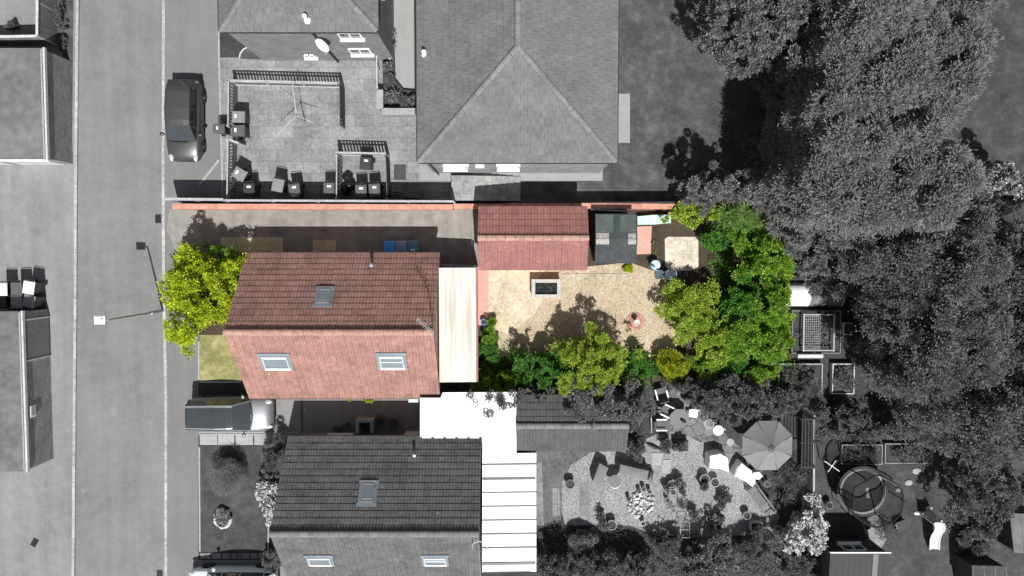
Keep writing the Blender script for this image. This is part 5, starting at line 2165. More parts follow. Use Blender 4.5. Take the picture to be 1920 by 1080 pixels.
# covered furniture
def covered(poly, h, label, m='cover', name='furniture_cover', wob=.0, cat='cover', top=.88):
    pts = PX(poly, h)
    c = sum(pts, Vector()) / len(pts)
    rnd = random.Random(int(poly[0][0]))
    t = MB()
    vs, fs = [], []
    n = len(pts)
    # subdivide the outline for folds
    out = []
    for i in range(n):
        p, q = pts[i], pts[(i + 1) % n]
        for k in range(5):
            out.append(p.lerp(q, k / 5))
    n = len(out)
    for lv, (f, z) in enumerate(((1.05, 0.01), (1.0, h * .5), (.99, h * .88), (.93, h * .98), (.5, h + .02))):
        for i, p in enumerate(out):
            fold = 1 + (rnd.uniform(-wob, wob) if lv < 4 else 0)
            vs.append((c.x + (p.x - c.x) * f * fold, c.y + (p.y - c.y) * f * fold, z + (rnd.uniform(-wob, wob) * .4 if lv > 1 else 0)))
    for l in range(4):
        for i in range(n):
            fs.append((l * n + i, l * n + (i + 1) % n, (l + 1) * n + (i + 1) % n, (l + 1) * n + i))
    vs.append((c.x, c.y, h + .03))
    for i in range(n):
        fs.append((4 * n + i, 4 * n + (i + 1) % n, 5 * n))
    t.add(vs, fs)
    return tag(part(name, t, M[m], smooth=35), label, cat)


covered([(1124, 867), (1142, 877), (1128, 911), (1111, 902)], .75, 'smaller grey fitted cover over garden furniture in the gravel')
covered([(1162, 870), (1218, 883), (1215, 901), (1159, 887)], .8, 'long grey fitted cover over a garden sofa in the gravel')
covered([(1219, 884), (1226, 886), (1222, 904), (1214, 900)], .5, 'narrow black end box beside the long covered sofa', 'bin_dark', 'storage_box', cat='box')
covered([(1331, 854), (1352, 850), (1366, 858), (1368, 886), (1350, 880), (1329, 878)], .8, 'white sheet covered garden furniture, nearest the stepping slabs', 'cloth', wob=.04)
covered([(1390, 866), (1410, 882), (1418, 905), (1412, 914), (1396, 902), (1376, 892)], .7, 'large crumpled white sheet over furniture beside the wooden bench', 'cloth', wob=.05)
covered([(1412, 886), (1424, 884), (1432, 893), (1424, 900), (1413, 899)], .55, 'small round white cover touching the crumpled sheet', 'cloth', wob=.03)
c = P(1153, 903, .6)
r = thing('glass_table', 'round glass topped table between two grey covers', 'table', (c.x, c.y, 0))
t = MB()
t.lathe((0, 0, .6), [(.33, 0), (.34, .01), (.33, .02), (0, .02)], 28)
part('table_top', t, glassy('table_glass', g(.16), .1, .7), r, local=True)
t = MB()
t.ring((0, 0, .61), .345, .014)
part('rim', t, M['metal'], r, local=True)
for k in range(3):
    t = MB()
    a = k * 2.09
    t.tube([(.1 * math.cos(a), .1 * math.sin(a), .6), (.28 * math.cos(a), .28 * math.sin(a), 0)], .018, 6)
    part('leg', t, M['metal_dark'], r, local=True)

# wooden bench
a, b = P(1407, 916, .45), P(1441, 962, .45)
c = (a + b) / 2
r = thing('garden_bench', 'weathered slatted wooden bench below the white sheets', 'bench', (c.x, c.y, 0), math.atan2(b.y - a.y, b.x - a.x))
Lb = (b - a).length
for k in range(5):
    t = MB()
    t.box((0, -.2 + k * .1, .45), (Lb, .08, .03))
    part('seat_slat', t, M['timber'], r, local=True, bev=.004)
for k in range(3):
    t = MB()
    t.box((0, .31 + k * .02, .6 + k * .12), (Lb, .03, .09))
    part('back_slat', t, M['timber'], r, local=True, bev=.004)
for s in (-1, 1):
    for y in (-.2, .28):
        t = MB()
        t.box((s * (Lb / 2 - .05), y, .215 if y < 0 else .44), (.06, .06, .43 if y < 0 else .88))
        part('leg', t, M['timber'], r, local=True)
    t = MB()
    t.box((s * (Lb / 2 - .05), .03, .64), (.07, .5, .03))
    part('armrest', t, M['timber'], r, local=True)

PG = 'pots in the gravel garden'
for px, py, r_, m_, pl, lb in (
        (1069, 908, 9, 'bin_dark', None, 'wide dark bowl near the stepping slabs on gravel'),
        (1259, 908, 7, 'gconcrete', None, 'empty pale rimmed pot, upper left of the pot cluster'),
        (1274, 906, 8, 'gconcrete', 'lf_g3', 'largest pale rimmed pot of the cluster, with stones'),
        (1262, 923, 6, 'gconcrete', None, 'empty pot with thick pale rim, lower in the cluster'),
        (1250, 918, 5.5, 'gconcrete', 'lf_g4', 'small pot with pale flowers at the cluster edge'),
        (1281, 921, 6, 'bin_dark', 'lf_g2', 'dark leafy pot on the right of the cluster'),
        (1252, 938, 5, 'gconcrete', None, 'small empty pot at the lower end of the cluster'),
        (1322, 899, 10, 'terracotta', None, 'large round planter filled with soil by the white sheet'),
        (1341, 905, 9, 'gconcrete', None, 'pale round planter touching the large soil planter'),
        (1319, 912, 6, 'bin_dark', 'lf_g2', 'dark leafy pot below the large soil planter'),
        (1401, 967, 8, 'terracotta', None, 'rounded clay pot left of the bench foot'),
        (1459, 996, 10, 'terracotta', None, 'domed grey pot in the lower right gravel corner'),
        (1301, 966, 9, 'terracotta', 'lf_g3', 'leafy pot above the white wire rack'),
        (1329, 973, 5, 'terracotta', None, 'small dark pot, left one of a close pair'),
        (1340, 973, 5, 'gconcrete', None, 'small pale pot, right one of a close pair'),
        (1351, 969, 5, 'bin_dark', 'lf_g2', 'dark pot with shoots right of the close pair'),
        (1147, 985, 10, 'terracotta', None, 'round clay bowl at the shaded lower edge of gravel'),
        (1129, 969, 7, 'bin_dark', 'lf_g2', 'black pot above the shaded clay bowl'),
        (1131, 986, 7, 'gconcrete', 'lf_g3', 'stony pot left of the shaded clay bowl'),
        (1249, 832, 10, 'bin_dark', 'lf_g2', 'round dark planter left of the square trough'),
        (1439, 908, 6, 'gconcrete', None, 'small pale pot beside the white sheets and grasses'),
        (1206, 982, 5, 'white_dirty', None, 'bright white pot on the shaded edge below white stones'),
        (1228, 997, 4, 'gconcrete', None, 'small pale pot deep in shade below white stones'),
        (1199, 922, 4, 'terracotta', None, 'little clay pot above the heap of white stones, left'),
        (1207, 917, 4.5, 'terracotta', None, 'little clay pot above the heap of white stones, top'),
        (1218, 922, 4, 'terracotta', None, 'little clay pot above the heap of white stones, right'),
        (1179, 936, 4, 'bin_dark', None, 'little dark pot left of the heap of white stones'),
        (1380, 1066, 6, 'gconcrete', None, 'pale round pot near the bottom hedge, left'),
        (1460, 1052, 5, 'terracotta', None, 'small round pot in the dark border below the gravel')):
    pot(px, py, r_, lb, .3 + r_ * .012, m_, 'soil', pl, group=PG)

# square trough planters
for px, py, w, d, lb, m_ in ((1277, 836, 27, 20, 'square dark trough planter with shrub in crazy paving edge', 'timber_dark'),
                             (1419, 988, 22, 16, 'small white edged box planter with flowers on gravel', 'white_dirty'),
                             (1341, 988, 24, 12, 'low wooden box planter below the close pair of pots', 'timber')):
    h = .4
    c = P(px, py, h)
    r = thing('box_planter', lb, 'planter', (c.x, c.y, 0))
    w, d = w / 36.4, d / 36.4
    t = MB()
    for s in (-1, 1):
        t.box((s * (w / 2 - .02), 0, h / 2), (.04, d, h))
        t.box((0, s * (d / 2 - .02), h / 2 - .002), (w - .082, .04, h - .004))
    part('box', t, M[m_], r, local=True)
    t = MB()
    t.box((0, 0, h * .42), (w - .08, d - .08, h * .8))
    part('compost', t, M['soil'], r, local=True)
    cl = clumps(w * .45, d * .4, .4, h * .8, 12, int(px), cr=(.3, .5))
    o = bpy.data.objects.new('foliage', leaf_mesh('foliage', leaf_arrays(cl, 500, .12, .06, int(px)), M['lf_g2' if m_ != 'white_dirty' else 'lf_g3']))
    COL.objects.link(o)
    o.parent = r

# heap of white stones
c = P(1202, 945)
rnd = random.Random(8)
protos = []
for k in range(64):
    a = rnd.uniform(0, 6.28)
    q = math.sqrt(rnd.random()) * .72
    x, y = c.x + q * math.cos(a), c.y + q * math.sin(a)
    if k < 5:
        t = MB()
        s = .085
        prof = [(0, 0), (s * .8, s * .15), (s, s * .5), (s * .7, s * .9), (0, s * 1.05)]
        t.lathe((0, 0, 0), prof, 7, rnd.uniform(.8, 1.3), rnd.uniform(.7, 1))
        t.v = [tuple(u + rnd.uniform(-.012, .012) for u in v) for v in t.v]
        o = part('stone', t, mat('stone_white' + str(k), g(.3 + .1 * k), .9, .3, 9, .2), local=True)
        protos.append(o)
    else:
        o = protos[k % 5].copy()
        COL.objects.link(o)
    o.location = (x, y, .012 + .04 * rnd.random())
    o.rotation_euler = (0, 0, rnd.uniform(0, 6))
    sc = rnd.uniform(.7, 1.25)
    o.scale = (sc, sc, sc)
    tag(o, 'white or grey stone in the round heap on the gravel', 'stone', 'heap of white stones')

# white wire rack
c = P(1285, 994, .7)
r = thing('wire_rack', 'white wire plant rack standing in the shaded border', 'rack', (c.x, c.y, 0), R(-4))
t = MB()
for s in (-1, 1):
    t.tube([(s * .24, .38, .55), (s * .24, -.38, .75)], .014, 6)
    for y in (-.38, .38):
        t.tube([(s * .24, y, 0), (s * .24, y, .75 if y < 0 else .55)], .013, 6)
for y, z in ((-.38, .75), (.38, .55), (0, .65)):
    t.tube([(-.24, y, z), (.24, y, z)], .012, 6)
part('frame', t, M['white_dirty'], r, local=True)
t = MB()
for k in range(9):
    t.tube([(-.22 + k * .055, -.36, .3), (-.22 + k * .055, .36, .3)], .006, 4)
part('shelf', t, M['white_dirty'], r, local=True)
# driftwood
t = MB()
t.tube([P(1214, 833, .1), P(1224, 838, .16), P(1236, 842, .1), P(1247, 847, .14), P(1257, 850, .06)], [.05, .09, .06, .1, .04], 7)
tag(part('driftwood', t, M['timber_dark'], smooth=60), 'dark twisted driftwood branch on the gravel edge', 'driftwood')
t = MB()
c = P(1369, 829, .02)
t.lathe((c.x, c.y, .017), [(.2, 0), (.2, .03), (0, .035)], 24)
tag(part('round_slab', t, M['gconcrete']), 'round stepping stone next to the parasol edge', 'slab')

# glazed gate frame by the trellis
c = P(1515, 830, 1.6)
r = thing('garden_arch', 'dark slatted timber arbour against the slatted boundary fence', 'arbour', (c.x, c.y, 0))
t = MB()
for k in range(5):
    t.bar((-.35 + k * .16, 1.25, 1.7), (-.35 + k * .16, -1.3, 1.7), .04, .05)
part('slat', t, M['timber_dark'], r, local=True)
for y in (1.2, 0, -1.25):
    t = MB()
    t.bar((-.42, y, 1.64), (.42, y, 1.64), .06, .06)
    part('beam', t, M['timber_dark'], r, local=True)
for x in (-.36, .36):
    for y in (1.2, -1.25):
        t = MB()
        t.box((x, y, .805), (.07, .07, 1.61))
        part('post', t, M['timber'], r, local=True)

# ================================================================== ALLOTMENT CORNER
c0, c1 = P(1467, 574, 0), P(1574, 530, 0)
r = thing('poly_tunnel', 'low half round cloche tunnel, white at one end and grey at other', 'cloche', ((c0.x + c1.x) / 2, (c0.y + c1.y) / 2, 0))
rr = (c1.y - c0.y) / 2
for nm, xa, xb, m_ in (('white_sheet', c0.x, P(1511, 550).x, 'cloth'), ('grey_sheet', P(1512, 550).x, c1.x, 'felt_grey')):
    t = MB()
    vs, fs = [], []
    for k in range(15):
        a = math.pi * k / 14
        for x in (xa, xb):
            vs.append((x, (c0.y + c1.y) / 2 + rr * math.cos(a), .02 + .62 * math.sin(a)))
    for k in range(14):
        fs.append((2 * k, 2 * k + 1, 2 * k + 3, 2 * k + 2))
    t.add(vs, fs)
    part(nm, t, M[m_], r, smooth=60)
for x in (c0.x, P(1511.5, 550).x, c1.x):
    t = MB()
    t.tube([(x, (c0.y + c1.y) / 2 + rr * 1.02 * math.cos(math.pi * k / 12), .02 + .64 * math.sin(math.pi * k / 12)) for k in range(13)], .022, 6)
    part('hoop', t, M['white_dirty'], r)


def frame_bed(px0, py0, px1, py1, h, label, mt='timber_pale', name='raised_bed', cat='raised bed', leaf='lf_g2', n=900, edge=.05, mesh=None, ph=.35, soilz=.75):
    a, b = P(px0, py1, h), P(px1, py0, h)
    w, d = b.x - a.x, b.y - a.y
    r = thing(name, label, cat, ((a.x + b.x) / 2, (a.y + b.y) / 2, 0))
    for s in (-1, 1):
        t = MB()
        t.box((s * (w / 2 - edge / 2), 0, h / 2), (edge, d, h))
        part('side_board', t, M[mt], r, local=True)
        t = MB()
        t.box((0, s * (d / 2 - edge / 2), h / 2 - .003), (w - 2 * edge - .002, edge, h - .006))
        part('end_board', t, M[mt], r, local=True)
    t = MB()
    t.box((0, 0, h * soilz / 2), (w - 2 * edge - .01, d - 2 * edge - .01, h * soilz))
    part('soil', t, M['soil'], r, local=True)
    if leaf:
        cl = clumps(w * .46, d * .44, ph, h * .7, 26, int(px0), cr=(.2, .35))
        o = bpy.data.objects.new('foliage', leaf_mesh('foliage', leaf_arrays(cl, n, .13, .06, int(px0)), M[leaf]))
        COL.objects.link(o)
        o.parent = r
    return r, w, d


r, w, d = frame_bed(1484, 582, 1578, 663, .35, 'timber framed bed with wire mesh panel below the cloche tunnel', 'timber', n=500, ph=.2)
t = MB()
for x in (-.78, .78):
    t.box((x, .0, .62), (.07, d - .3, .07))
for y in (-d / 2 + .2, d / 2 - .2):
    t.box((0, y, .618), (1.49, .06, .066))
for x in (-.78, .78):
    for y in (-d / 2 + .2, d / 2 - .2):
        t.box((x, y, .3), (.06, .05, .57))
part('cage_frame', t, M['timber_pale'], r, local=True)
t = MB()
for k in range(14):
    y = -d / 2 + .3 + k * (d - .6) / 13
    t.tube([(-.75, y, .66), (.05, y, .66)], .006, 4)
for k in range(9):
    x = -.75 + k * .1
    t.tube([(x, -d / 2 + .25, .662), (x, d / 2 - .25, .662)], .006, 4)
part('wire_mesh', t, M['white_dirty'], r, local=True)
t = MB()
t.box((-.35, -d / 2 - .12, .5), (1.3, .18, .03))
part('plank', t, M['white_dirty'], r, local=True)
frame_bed(1459, 682, 1543, 738, .3, 'pale edged vegetable bed, wider one below the meshed frame', 'timber_pale')
frame_bed(1560, 682, 1603, 739, .35, 'pale edged vegetable bed, narrow one beside the dark trees', 'white_dirty')
frame_bed(1581, 605, 1598, 628, .5, 'little white edged crate bed at the edge of dark trees', 'white_dirty', n=200)
frame_bed(1578, 834, 1655, 871, .2, 'thin edged vegetable bed left of its pair, above the trampoline', 'timber_pale', edge=.03)
frame_bed(1659, 832, 1749, 869, .25, 'thin edged vegetable bed right of its pair, near the slide', 'timber_pale', edge=.03)
t = MB()
a, b, c = P(1432, 696, .3), P(1432, 683, .3), P(1456, 682, .3)
t.tube([(a.x, a.y, .25), (b.x, b.y, .25), (c.x, c.y, .25), (c.x, c.y, 0)], .025, 6)
t.tube([(a.x, a.y, .25), (a.x, a.y, 0)], .025, 6)
tag(part('white_edging', t, M['white_dirty']), 'bent white tube edging beside the wider vegetable bed', 'edging')

# ================================================================== TRAMPOLINE LAWN
c = P(1617, 921, .85)
TR = 1.28
r = thing('trampoline', 'round trampoline with black safety net standing on dark lawn', 'trampoline', (c.x, c.y, 0))
t = MB()
t.ring((0, 0, .85), TR, .035, 40)
part('frame', t, M['metal'], r, local=True)
t = MB()
t.lathe((0, 0, .875), [(TR + .04, -.02), (TR + .04, .01), (TR - .1, .025), (TR - .1, -.02)], 40, caps=False)
part('pad', t, mat('trampoline_pad', g(.06), .7), r, local=True)
t = MB()
t.lathe((0, 0, .88), [(TR - .1, -.01), (TR - .1, .022), (TR - .19, .022), (TR - .19, -.01)], 40, caps=False)
part('pad_edge', t, mat('trampoline_trim', g(.3), .7, .2, 5, .2), r, local=True)
t = MB()
t.lathe((0, 0, .84), [(TR - .2, 0), (0, -.02)], 40)
mt_ = part('jump_mat', t, mat('jump_mat', g(.022), .8), r, local=True)


NN = 48


def net_pt(a, f):
    rr = TR - .12 + .1 * math.sin(math.pi * f * .5) - .05 * math.cos(6 * a) * f
    return (rr * math.cos(a), rr * math.sin(a), .88 + 1.6 * f - .12 * f * (1 - math.cos(6 * a)) / 2)


t = MB()
for k in range(110):
    a = 2 * math.pi * k / 110
    t.tube([net_pt(a, i / 4) for i in range(5)], .0075, 3)
for i in range(1, 18):
    t.tube([net_pt(2 * math.pi * k / 60, i / 18) for k in range(61)], .0075, 3)
part('safety_net', t, M['black'], r, local=True)
t = MB()
for k in range(NN):
    a, b = 2 * math.pi * k / NN, 2 * math.pi * (k + 1) / NN
    f = lambda q: ((TR - .02 - .05 * math.cos(6 * q)) * math.cos(q), (TR - .02 - .05 * math.cos(6 * q)) * math.sin(q), 2.48 - .12 * (1 - math.cos(6 * q)) / 2)
    t.tube([f(a), f(b)], .042, 6)
part('top_ring', t, M['black'], r, local=True)
for k in range(6):
    a = 2 * math.pi * k / 6
    t = MB()
    p = lambda q, z: (q * math.cos(a), q * math.sin(a), z)
    t.tube([p(TR + .05, 0), p(TR + .07, .9), p(TR + .1, 1.8), p(TR + .07, 2.3), p(TR - .05, 2.5)], .035, 8)
    part('net_pole', t, M['black'], r, local=True)
for k in range(6):
    a = 2 * math.pi * (k + .5) / 6
    t = MB()
    t.tube([((TR) * math.cos(a), TR * math.sin(a), .84), ((TR + .05) * math.cos(a), (TR + .05) * math.sin(a), 0)], .025, 6)
    part('leg', t, M['metal'], r, local=True)
t = MB()
t.box((.28, -.1, .842), (.16, .55, .004), rz=R(8))
part('badge', t, mat('mat_badge', g(.16), .8, .6, 14, .2), mt_, local=True)

c = P(1560, 874, 1.5)
r = thing('washing_post', 'white cross armed washing post left of the trampoline', 'post', (c.x, c.y, 0))
t = MB()
t.tube([(0, 0, 0), (0, 0, 1.5)], .03, 8)
part('post', t, M['white_dirty'], r, local=True)
for d_ in (Vector((.38, -.26, 0)), Vector((.2, .3, 0))):
    t = MB()
    t.tube([Vector((0, 0, 1.5)) - d_, Vector((0, 0, 1.5)) + d_], .018, 6)
    part('arm', t, M['white'], r, local=True)

# slide
top, foot, bot = P(1757, 979, 1.15), P(1730, 957, 0), P(1752, 1030, .06)
r = thing('garden_slide', 'white wavy plastic garden slide with ladder', 'slide', (top.x, top.y, 0))
t = MB()
N = 14
vs, fs = [], []
for i in range(N + 1):
    f = i / N
    p = top.lerp(bot, f)
    p.z = 1.15 * (1 - f) ** 1.15 + .06 + .06 * math.sin(f * 10)
    p.x += .09 * math.sin(f * 6.0)
    w = .23
    for x, z in ((-w - .05, .12), (-w, .14), (-w + .05, .02), (0, 0), (w - .05, .02), (w, .14), (w + .05, .12)):
        vs.append((p.x + x, p.y, p.z + z))
for i in range(N):
    for j in range(6):
        fs.append((i * 7 + j, i * 7 + j + 1, i * 7 + 8 + j, i * 7 + 7 + j))
t.add(vs, fs)
part('chute', t, mat('slide_plastic', g(.55), .4, .1, 4, .1), r, smooth=60)
d_ = Vector((top.x - foot.x, top.y - foot.y, 0)).normalized()
sd = Vector((-d_.y, d_.x, 0))
for s in (-1, 1):
    t = MB()
    t.bar(foot + sd * s * .24, top + sd * s * .2 + Vector((0, 0, .1)), .08, .08)
    part('ladder_side', t, M['white_dirty'], r)
    t = MB()
    t.lathe(foot + sd * s * .34, [(0, 0), (.12, .0), (.13, .06), (.06, .12), (0, .12)], 10, 1.3, .8)
    part('foot', t, M['white'], r)
for k in range(4):
    t = MB()
    c = foot.lerp(top, .2 + k * .22)
    t.bar(c - sd * .19, c + sd * .19, .16, .03)
    part('step', t, M['white_dirty'], r)

# summer house
zt, zb = 1.95, 0
a, b = P(1557, 1037, zt), P(1669, 1040, zt)
r = thing('summer_house', 'dark timber summer house with white trim and small window', 'shed', ((a.x + b.x) / 2, a.y - 1.2, 0))
W, D = b.x - a.x, 3.0
t = MB()
vs = []
for X in (a.x + .06, b.x - .06):
    vs += [(X, a.y - .06, 0), (X, a.y - D + .06, 0), (X, a.y - D + .06, zt - .3), (X, a.y - .06, zt - .06)]
t.add(vs, [(0, 1, 2, 3), (7, 6, 5, 4), (0, 4, 5, 1), (1, 5, 6, 2), (2, 6, 7, 3), (3, 7, 4, 0)])
part('wall', t, mat('summer_house_wall', g(.06), .85, .15, 8, .1), r)
t = MB()
t.slab((a.x, a.y, zt), (b.x, a.y, zt), (b.x, a.y - D, zt - .24), (a.x, a.y - D, zt - .24), (0, -.08, .997), .05)
rf = part('roof', t, mat('summer_house_felt', g(.05), .85, .12, 6, .1), r)
t = MB()
for k in range(10):
    x = a.x + .1 + k * .29
    if x < b.x - .05:
        t.bar((x, a.y - .02, zt + .006), (x, a.y - D, zt - .234), .018, .012)
part('seams', t, M['timber_dark'], rf)
t = MB()
t.bar((b.x - .72, a.y - .06, zt + .008), (b.x - .72, a.y - D, zt - .23), .26, .012)
part('roof_strip', t, M['cover'], rf)
t = MB()
t.box(((a.x + b.x) / 2, a.y + .03, zt - .02), (W + .06, .05, .13))
part('fascia', t, M['white'], r)
c = P(1600, 1027, 1.25)
wall_window(r, (c.x, a.y - .05, 1.2), (0, 1, 0), 1.15, .75)
wall_door(r, (a.x + W * .75, a.y - D + .05, .02), (0, -1, 0), .8, 1.7)

# far right roofs
for nm, poly, z, m_, lb in (('shed', [(1893, 962), (1960, 965), (1960, 1040), (1901, 1036)], 1.9, 'felt_grey', 'pale flat shed roof at the far right edge'),
                            ('shed', [(1822, 1060), (1888, 1062), (1896, 1120), (1824, 1120)], 1.6, 'timber_dark', 'dark boarded low shed at the bottom right corner')):
    w = PX(poly, z)
    c = sum(w, Vector()) / 4
    r = thing(nm, lb, 'shed', (c.x, c.y, 0))
    t = MB()
    t.prism([(c.x + (p.x - c.x) * .93, c.y + (p.y - c.y) * .93) for p in w], 0, z - .06)
    part('wall', t, M['timber_dark'], r)
    t = MB()
    t.prism([(p.x, p.y) for p in w], z - .058, z)
    part('roof', t, M[m_], r)
    t = MB()
    for k in range(4):
        p, q = w[0].lerp(w[1], k / 3.2 + .02), w[3].lerp(w[2], k / 3.2 + .02)
        t.bar(p + Vector((0, 0, .012)), q + Vector((0, 0, .012)), .03, .02)
    part('battens', t, M['timber'], r)

# loose things on the lawn
for px, py, s, lb in ((1718, 883, .22, 'flat pale stone on the dark lawn below the right bed'), (1703, 905, .2, 'flat pale stone on the dark lawn beside the trampoline net'),
                      (1684, 918, .16, 'small pale stone touching the right rim of the trampoline')):
    t = MB()
    c = P(px, py)
    rnd = random.Random(px)
    t.lathe((c.x, c.y, .012), [(s, 0), (s * .95, .04), (s * .6, .07), (0, .075)], 7, 1.1, .8)
    t.v = [(x + rnd.uniform(-.02, .02), y + rnd.uniform(-.02, .02), z) for x, y, z in t.v]
    tag(part('flat_stone', t, M['gconcrete']), lb, 'stone')
c = P(1690, 985, .35)
r = thing('black_crate', 'black crate with white handle below the trampoline', 'crate', (c.x, c.y, 0), R(20))
t = MB()
t.taper((0, 0, 0), (.5, .4), (.58, .46), .36)
part('box', t, M['black'], r, local=True, bev=.01)
t = MB()
t.tube([(-.27, -.15, .38), (-.29, 0, .42), (-.27, .15, .38)], .015, 6)
part('handle', t, M['white'], r, local=True)
pot(1626, 985, 9, 'round tub beside the trampoline on the pale paving', .4, 'bin_grey', 'soil')
c = P(1556, 948, .4)
r = thing('bucket', 'pale tilted bucket near the trampoline and dark deck', 'bucket', (c.x, c.y, 0), R(15))
t = MB()
t.lathe((0, 0, 0), [(.14, 0), (.19, .4), (.17, .4), (.12, .04), (0, .04)], 16)
part('body', t, M['gconcrete'], r, local=True, smooth=40)
t = MB()
t.tube([(-.19, 0, .4), (-.12, .1, .44), (.12, .1, .44), (.19, 0, .4)], .01, 5)
part('handle', t, M['metal_dark'], r, local=True)

# ================================================================== PLANTS OF THE RED BUNGALOW'S GARDEN
plant('shade_tree', 'yellow green tree overhanging the pavement in front of the red bungalow', 'tree', 380, 550, 68, 82, 3.7, 'lf_lime', hole=-.95, L=.17, W=.1, nc=85, cr=(.14, .26), lobes=.3, seed=3)
plant('garden_shrub', 'mid green shrub behind the lime tree, by the red roof corner', 'shrub', 424, 484, 32, 22, 2.3, 'lf_green', L=.15, W=.08, lobes=.3)
plant('garden_shrub', 'bare brownish twiggy shrub above the lime tree on the driveway', 'shrub', 378, 462, 30, 16, 1.2, 'lf_deep', n=260, L=.1, W=.04, limbn=12)
plant('garden_shrub', 'large olive green shrub dominating the south garden border', 'shrub', 1112, 676, 76, 54, 3.2, 'lf_olive', L=.15, W=.06, nc=70, cr=(.16, .28), lobes=.3)
plant('garden_shrub', 'glossy dark green shrub left of the large olive shrub', 'shrub', 1012, 693, 48, 36, 2.3, 'lf_deep', L=.15, W=.075, nc=40, cr=(.18, .3), lobes=.25)
plant('garden_shrub', 'fine feathery green shrub reaching over the lean-to corner', 'shrub', 940, 716, 52, 24, 1.8, 'lf_green', L=.16, W=.035, out=.8, lobes=.3)
plant('garden_shrub', 'small fresh green shrub beside the lean-to and blue pot', 'shrub', 918, 632, 16, 22, .9, 'lf_green', L=.1, W=.06)
plant('garden_shrub', 'low dark shrub in the shade below the fresh green one', 'shrub', 915, 668, 18, 26, .9, 'lf_deep', L=.12, W=.06)
plant('garden_shrub', 'sparse dark shrub in the bed between lean-to and patio', 'shrub', 948, 672, 24, 20, .7, 'lf_deep', n=500, L=.12, W=.05)
plant('garden_shrub', 'dark green shrub right of the large olive shrub', 'shrub', 1188, 672, 26, 28, 1.1, 'lf_deep', L=.12, W=.06, lobes=.3)
plant('garden_shrub', 'low leafy shrub left of the golden shrub', 'shrub', 1216, 694, 24, 16, .9, 'lf_deep', L=.14, W=.08)
plant('golden_shrub', 'round golden yellow spiky shrub in the south border', 'shrub', 1263, 683, 28, 26, 1.3, 'lf_yel', L=.22, W=.045, out=.9, cr=(.25, .4), hole=-1.4)
plant('garden_shrub', 'mixed green shrub right of the golden shrub', 'shrub', 1314, 688, 34, 22, 1.2, 'lf_green', L=.14, W=.07, lobes=.3)
plant('garden_shrub', 'broad olive shrub on the right edge of the cream gravel', 'shrub', 1292, 580, 54, 50, 1.9, 'lf_olive', L=.15, W=.08, nc=60, cr=(.16, .28), lobes=.35)
plant('garden_shrub', 'olive shrub below and right of the broad one by the gravel', 'shrub', 1340, 632, 52, 42, 2.1, 'lf_olive', L=.15, W=.08, nc=45, cr=(.18, .3), lobes=.35)
plant('garden_shrub', 'bright broad leaved shrub hanging over the red wall end', 'shrub', 1300, 397, 46, 22, 1.9, 'lf_olive', L=.2, W=.11, nc=28, cr=(.25, .4), lobes=.3)
plant('garden_shrub', 'fountain shaped green bush of long arching blades', 'shrub', 1422, 410, 56, 40, 2.4, 'lf_blade', L=.42, W=.035, out=.9, nc=30, cr=(.3, .5), n=15000)
plant('garden_shrub', 'dark glossy shrub below the one hanging over the wall end', 'shrub', 1342, 448, 22, 26, 1.8, 'lf_deep', L=.15, W=.085, lobes=.3)
plant('garden_shrub', 'tall leafy green shrub below the fountain shaped bush', 'shrub', 1436, 492, 42, 46, 3.0, 'lf_green', L=.18, W=.1, nc=36, cr=(.2, .32), lobes=.35)
plant('garden_shrub', 'green shrub next to the white cloche tunnel', 'shrub', 1442, 570, 38, 48, 3.0, 'lf_green', L=.16, W=.09, nc=36, cr=(.2, .32), lobes=.35)
plant('garden_shrub', 'shaded green shrub in the middle of the east thicket', 'shrub', 1392, 560, 36, 40, 2.4, 'lf_deep', L=.15, W=.08, lobes=.35)
plant('garden_shrub', 'pale green shrub beside the meshed timber frame', 'shrub', 1443, 640, 34, 42, 2.8, 'lf_green', L=.16, W=.09, nc=34, cr=(.2, .32), lobes=.35)
plant('garden_shrub', 'low dark ground shrub in the lower east thicket', 'shrub', 1392, 684, 50, 22, 1.6, 'lf_deep', L=.14, W=.07, lobes=.3)
plant('garden_shrub', 'low green creeper under the thicket near the cream patio', 'shrub', 1376, 505, 22, 24, .6, 'lf_deep', n=500, L=.13, W=.07, lobes=.3)
plant('garden_shrub', 'small yellow green tuft beside the dark shed on gravel', 'plant', 1178, 503, 10, 7, .25, 'lf_lime', L=.09, W=.03, stemname='stem', limbn=2)
plant('garden_shrub', 'green weed strip between pink paving and cream patio', 'plant', 1228, 458, 5, 15, .25, 'lf_green', L=.09, W=.04, stemname='stem', limbn=2)

ground_cover('ground_cover', 'low green leaves and weeds filling the shaded east thicket', [(1320, 400), (1478, 385), (1480, 715), (1300, 715), (1330, 660), (1330, 520)], .5, 9000, 'lf_deep', seed=4)
ground_cover('ground_cover', 'low dark leaves under the south border shrubs', [(905, 640), (960, 650), (1180, 668), (1300, 672), (1480, 690), (1480, 722), (905, 724)], .4, 8000, 'lf_deep', seed=5)
plant('garden_shrub', 'leafy green shrub between fountain bush and tall green shrub', 'shrub', 1402, 452, 28, 34, 2.2, 'lf_green', L=.16, W=.09, lobes=.35)
plant('garden_shrub', 'leafy shrub in the middle of the lower thicket', 'shrub', 1396, 630, 40, 40, 2.7, 'lf_green', L=.16, W=.085, lobes=.35)
plant('garden_shrub', 'sunlit shrub at the inner corner next to the wider vegetable bed', 'shrub', 1420, 694, 36, 24, 1.9, 'lf_green', L=.15, W=.08, lobes=.35)

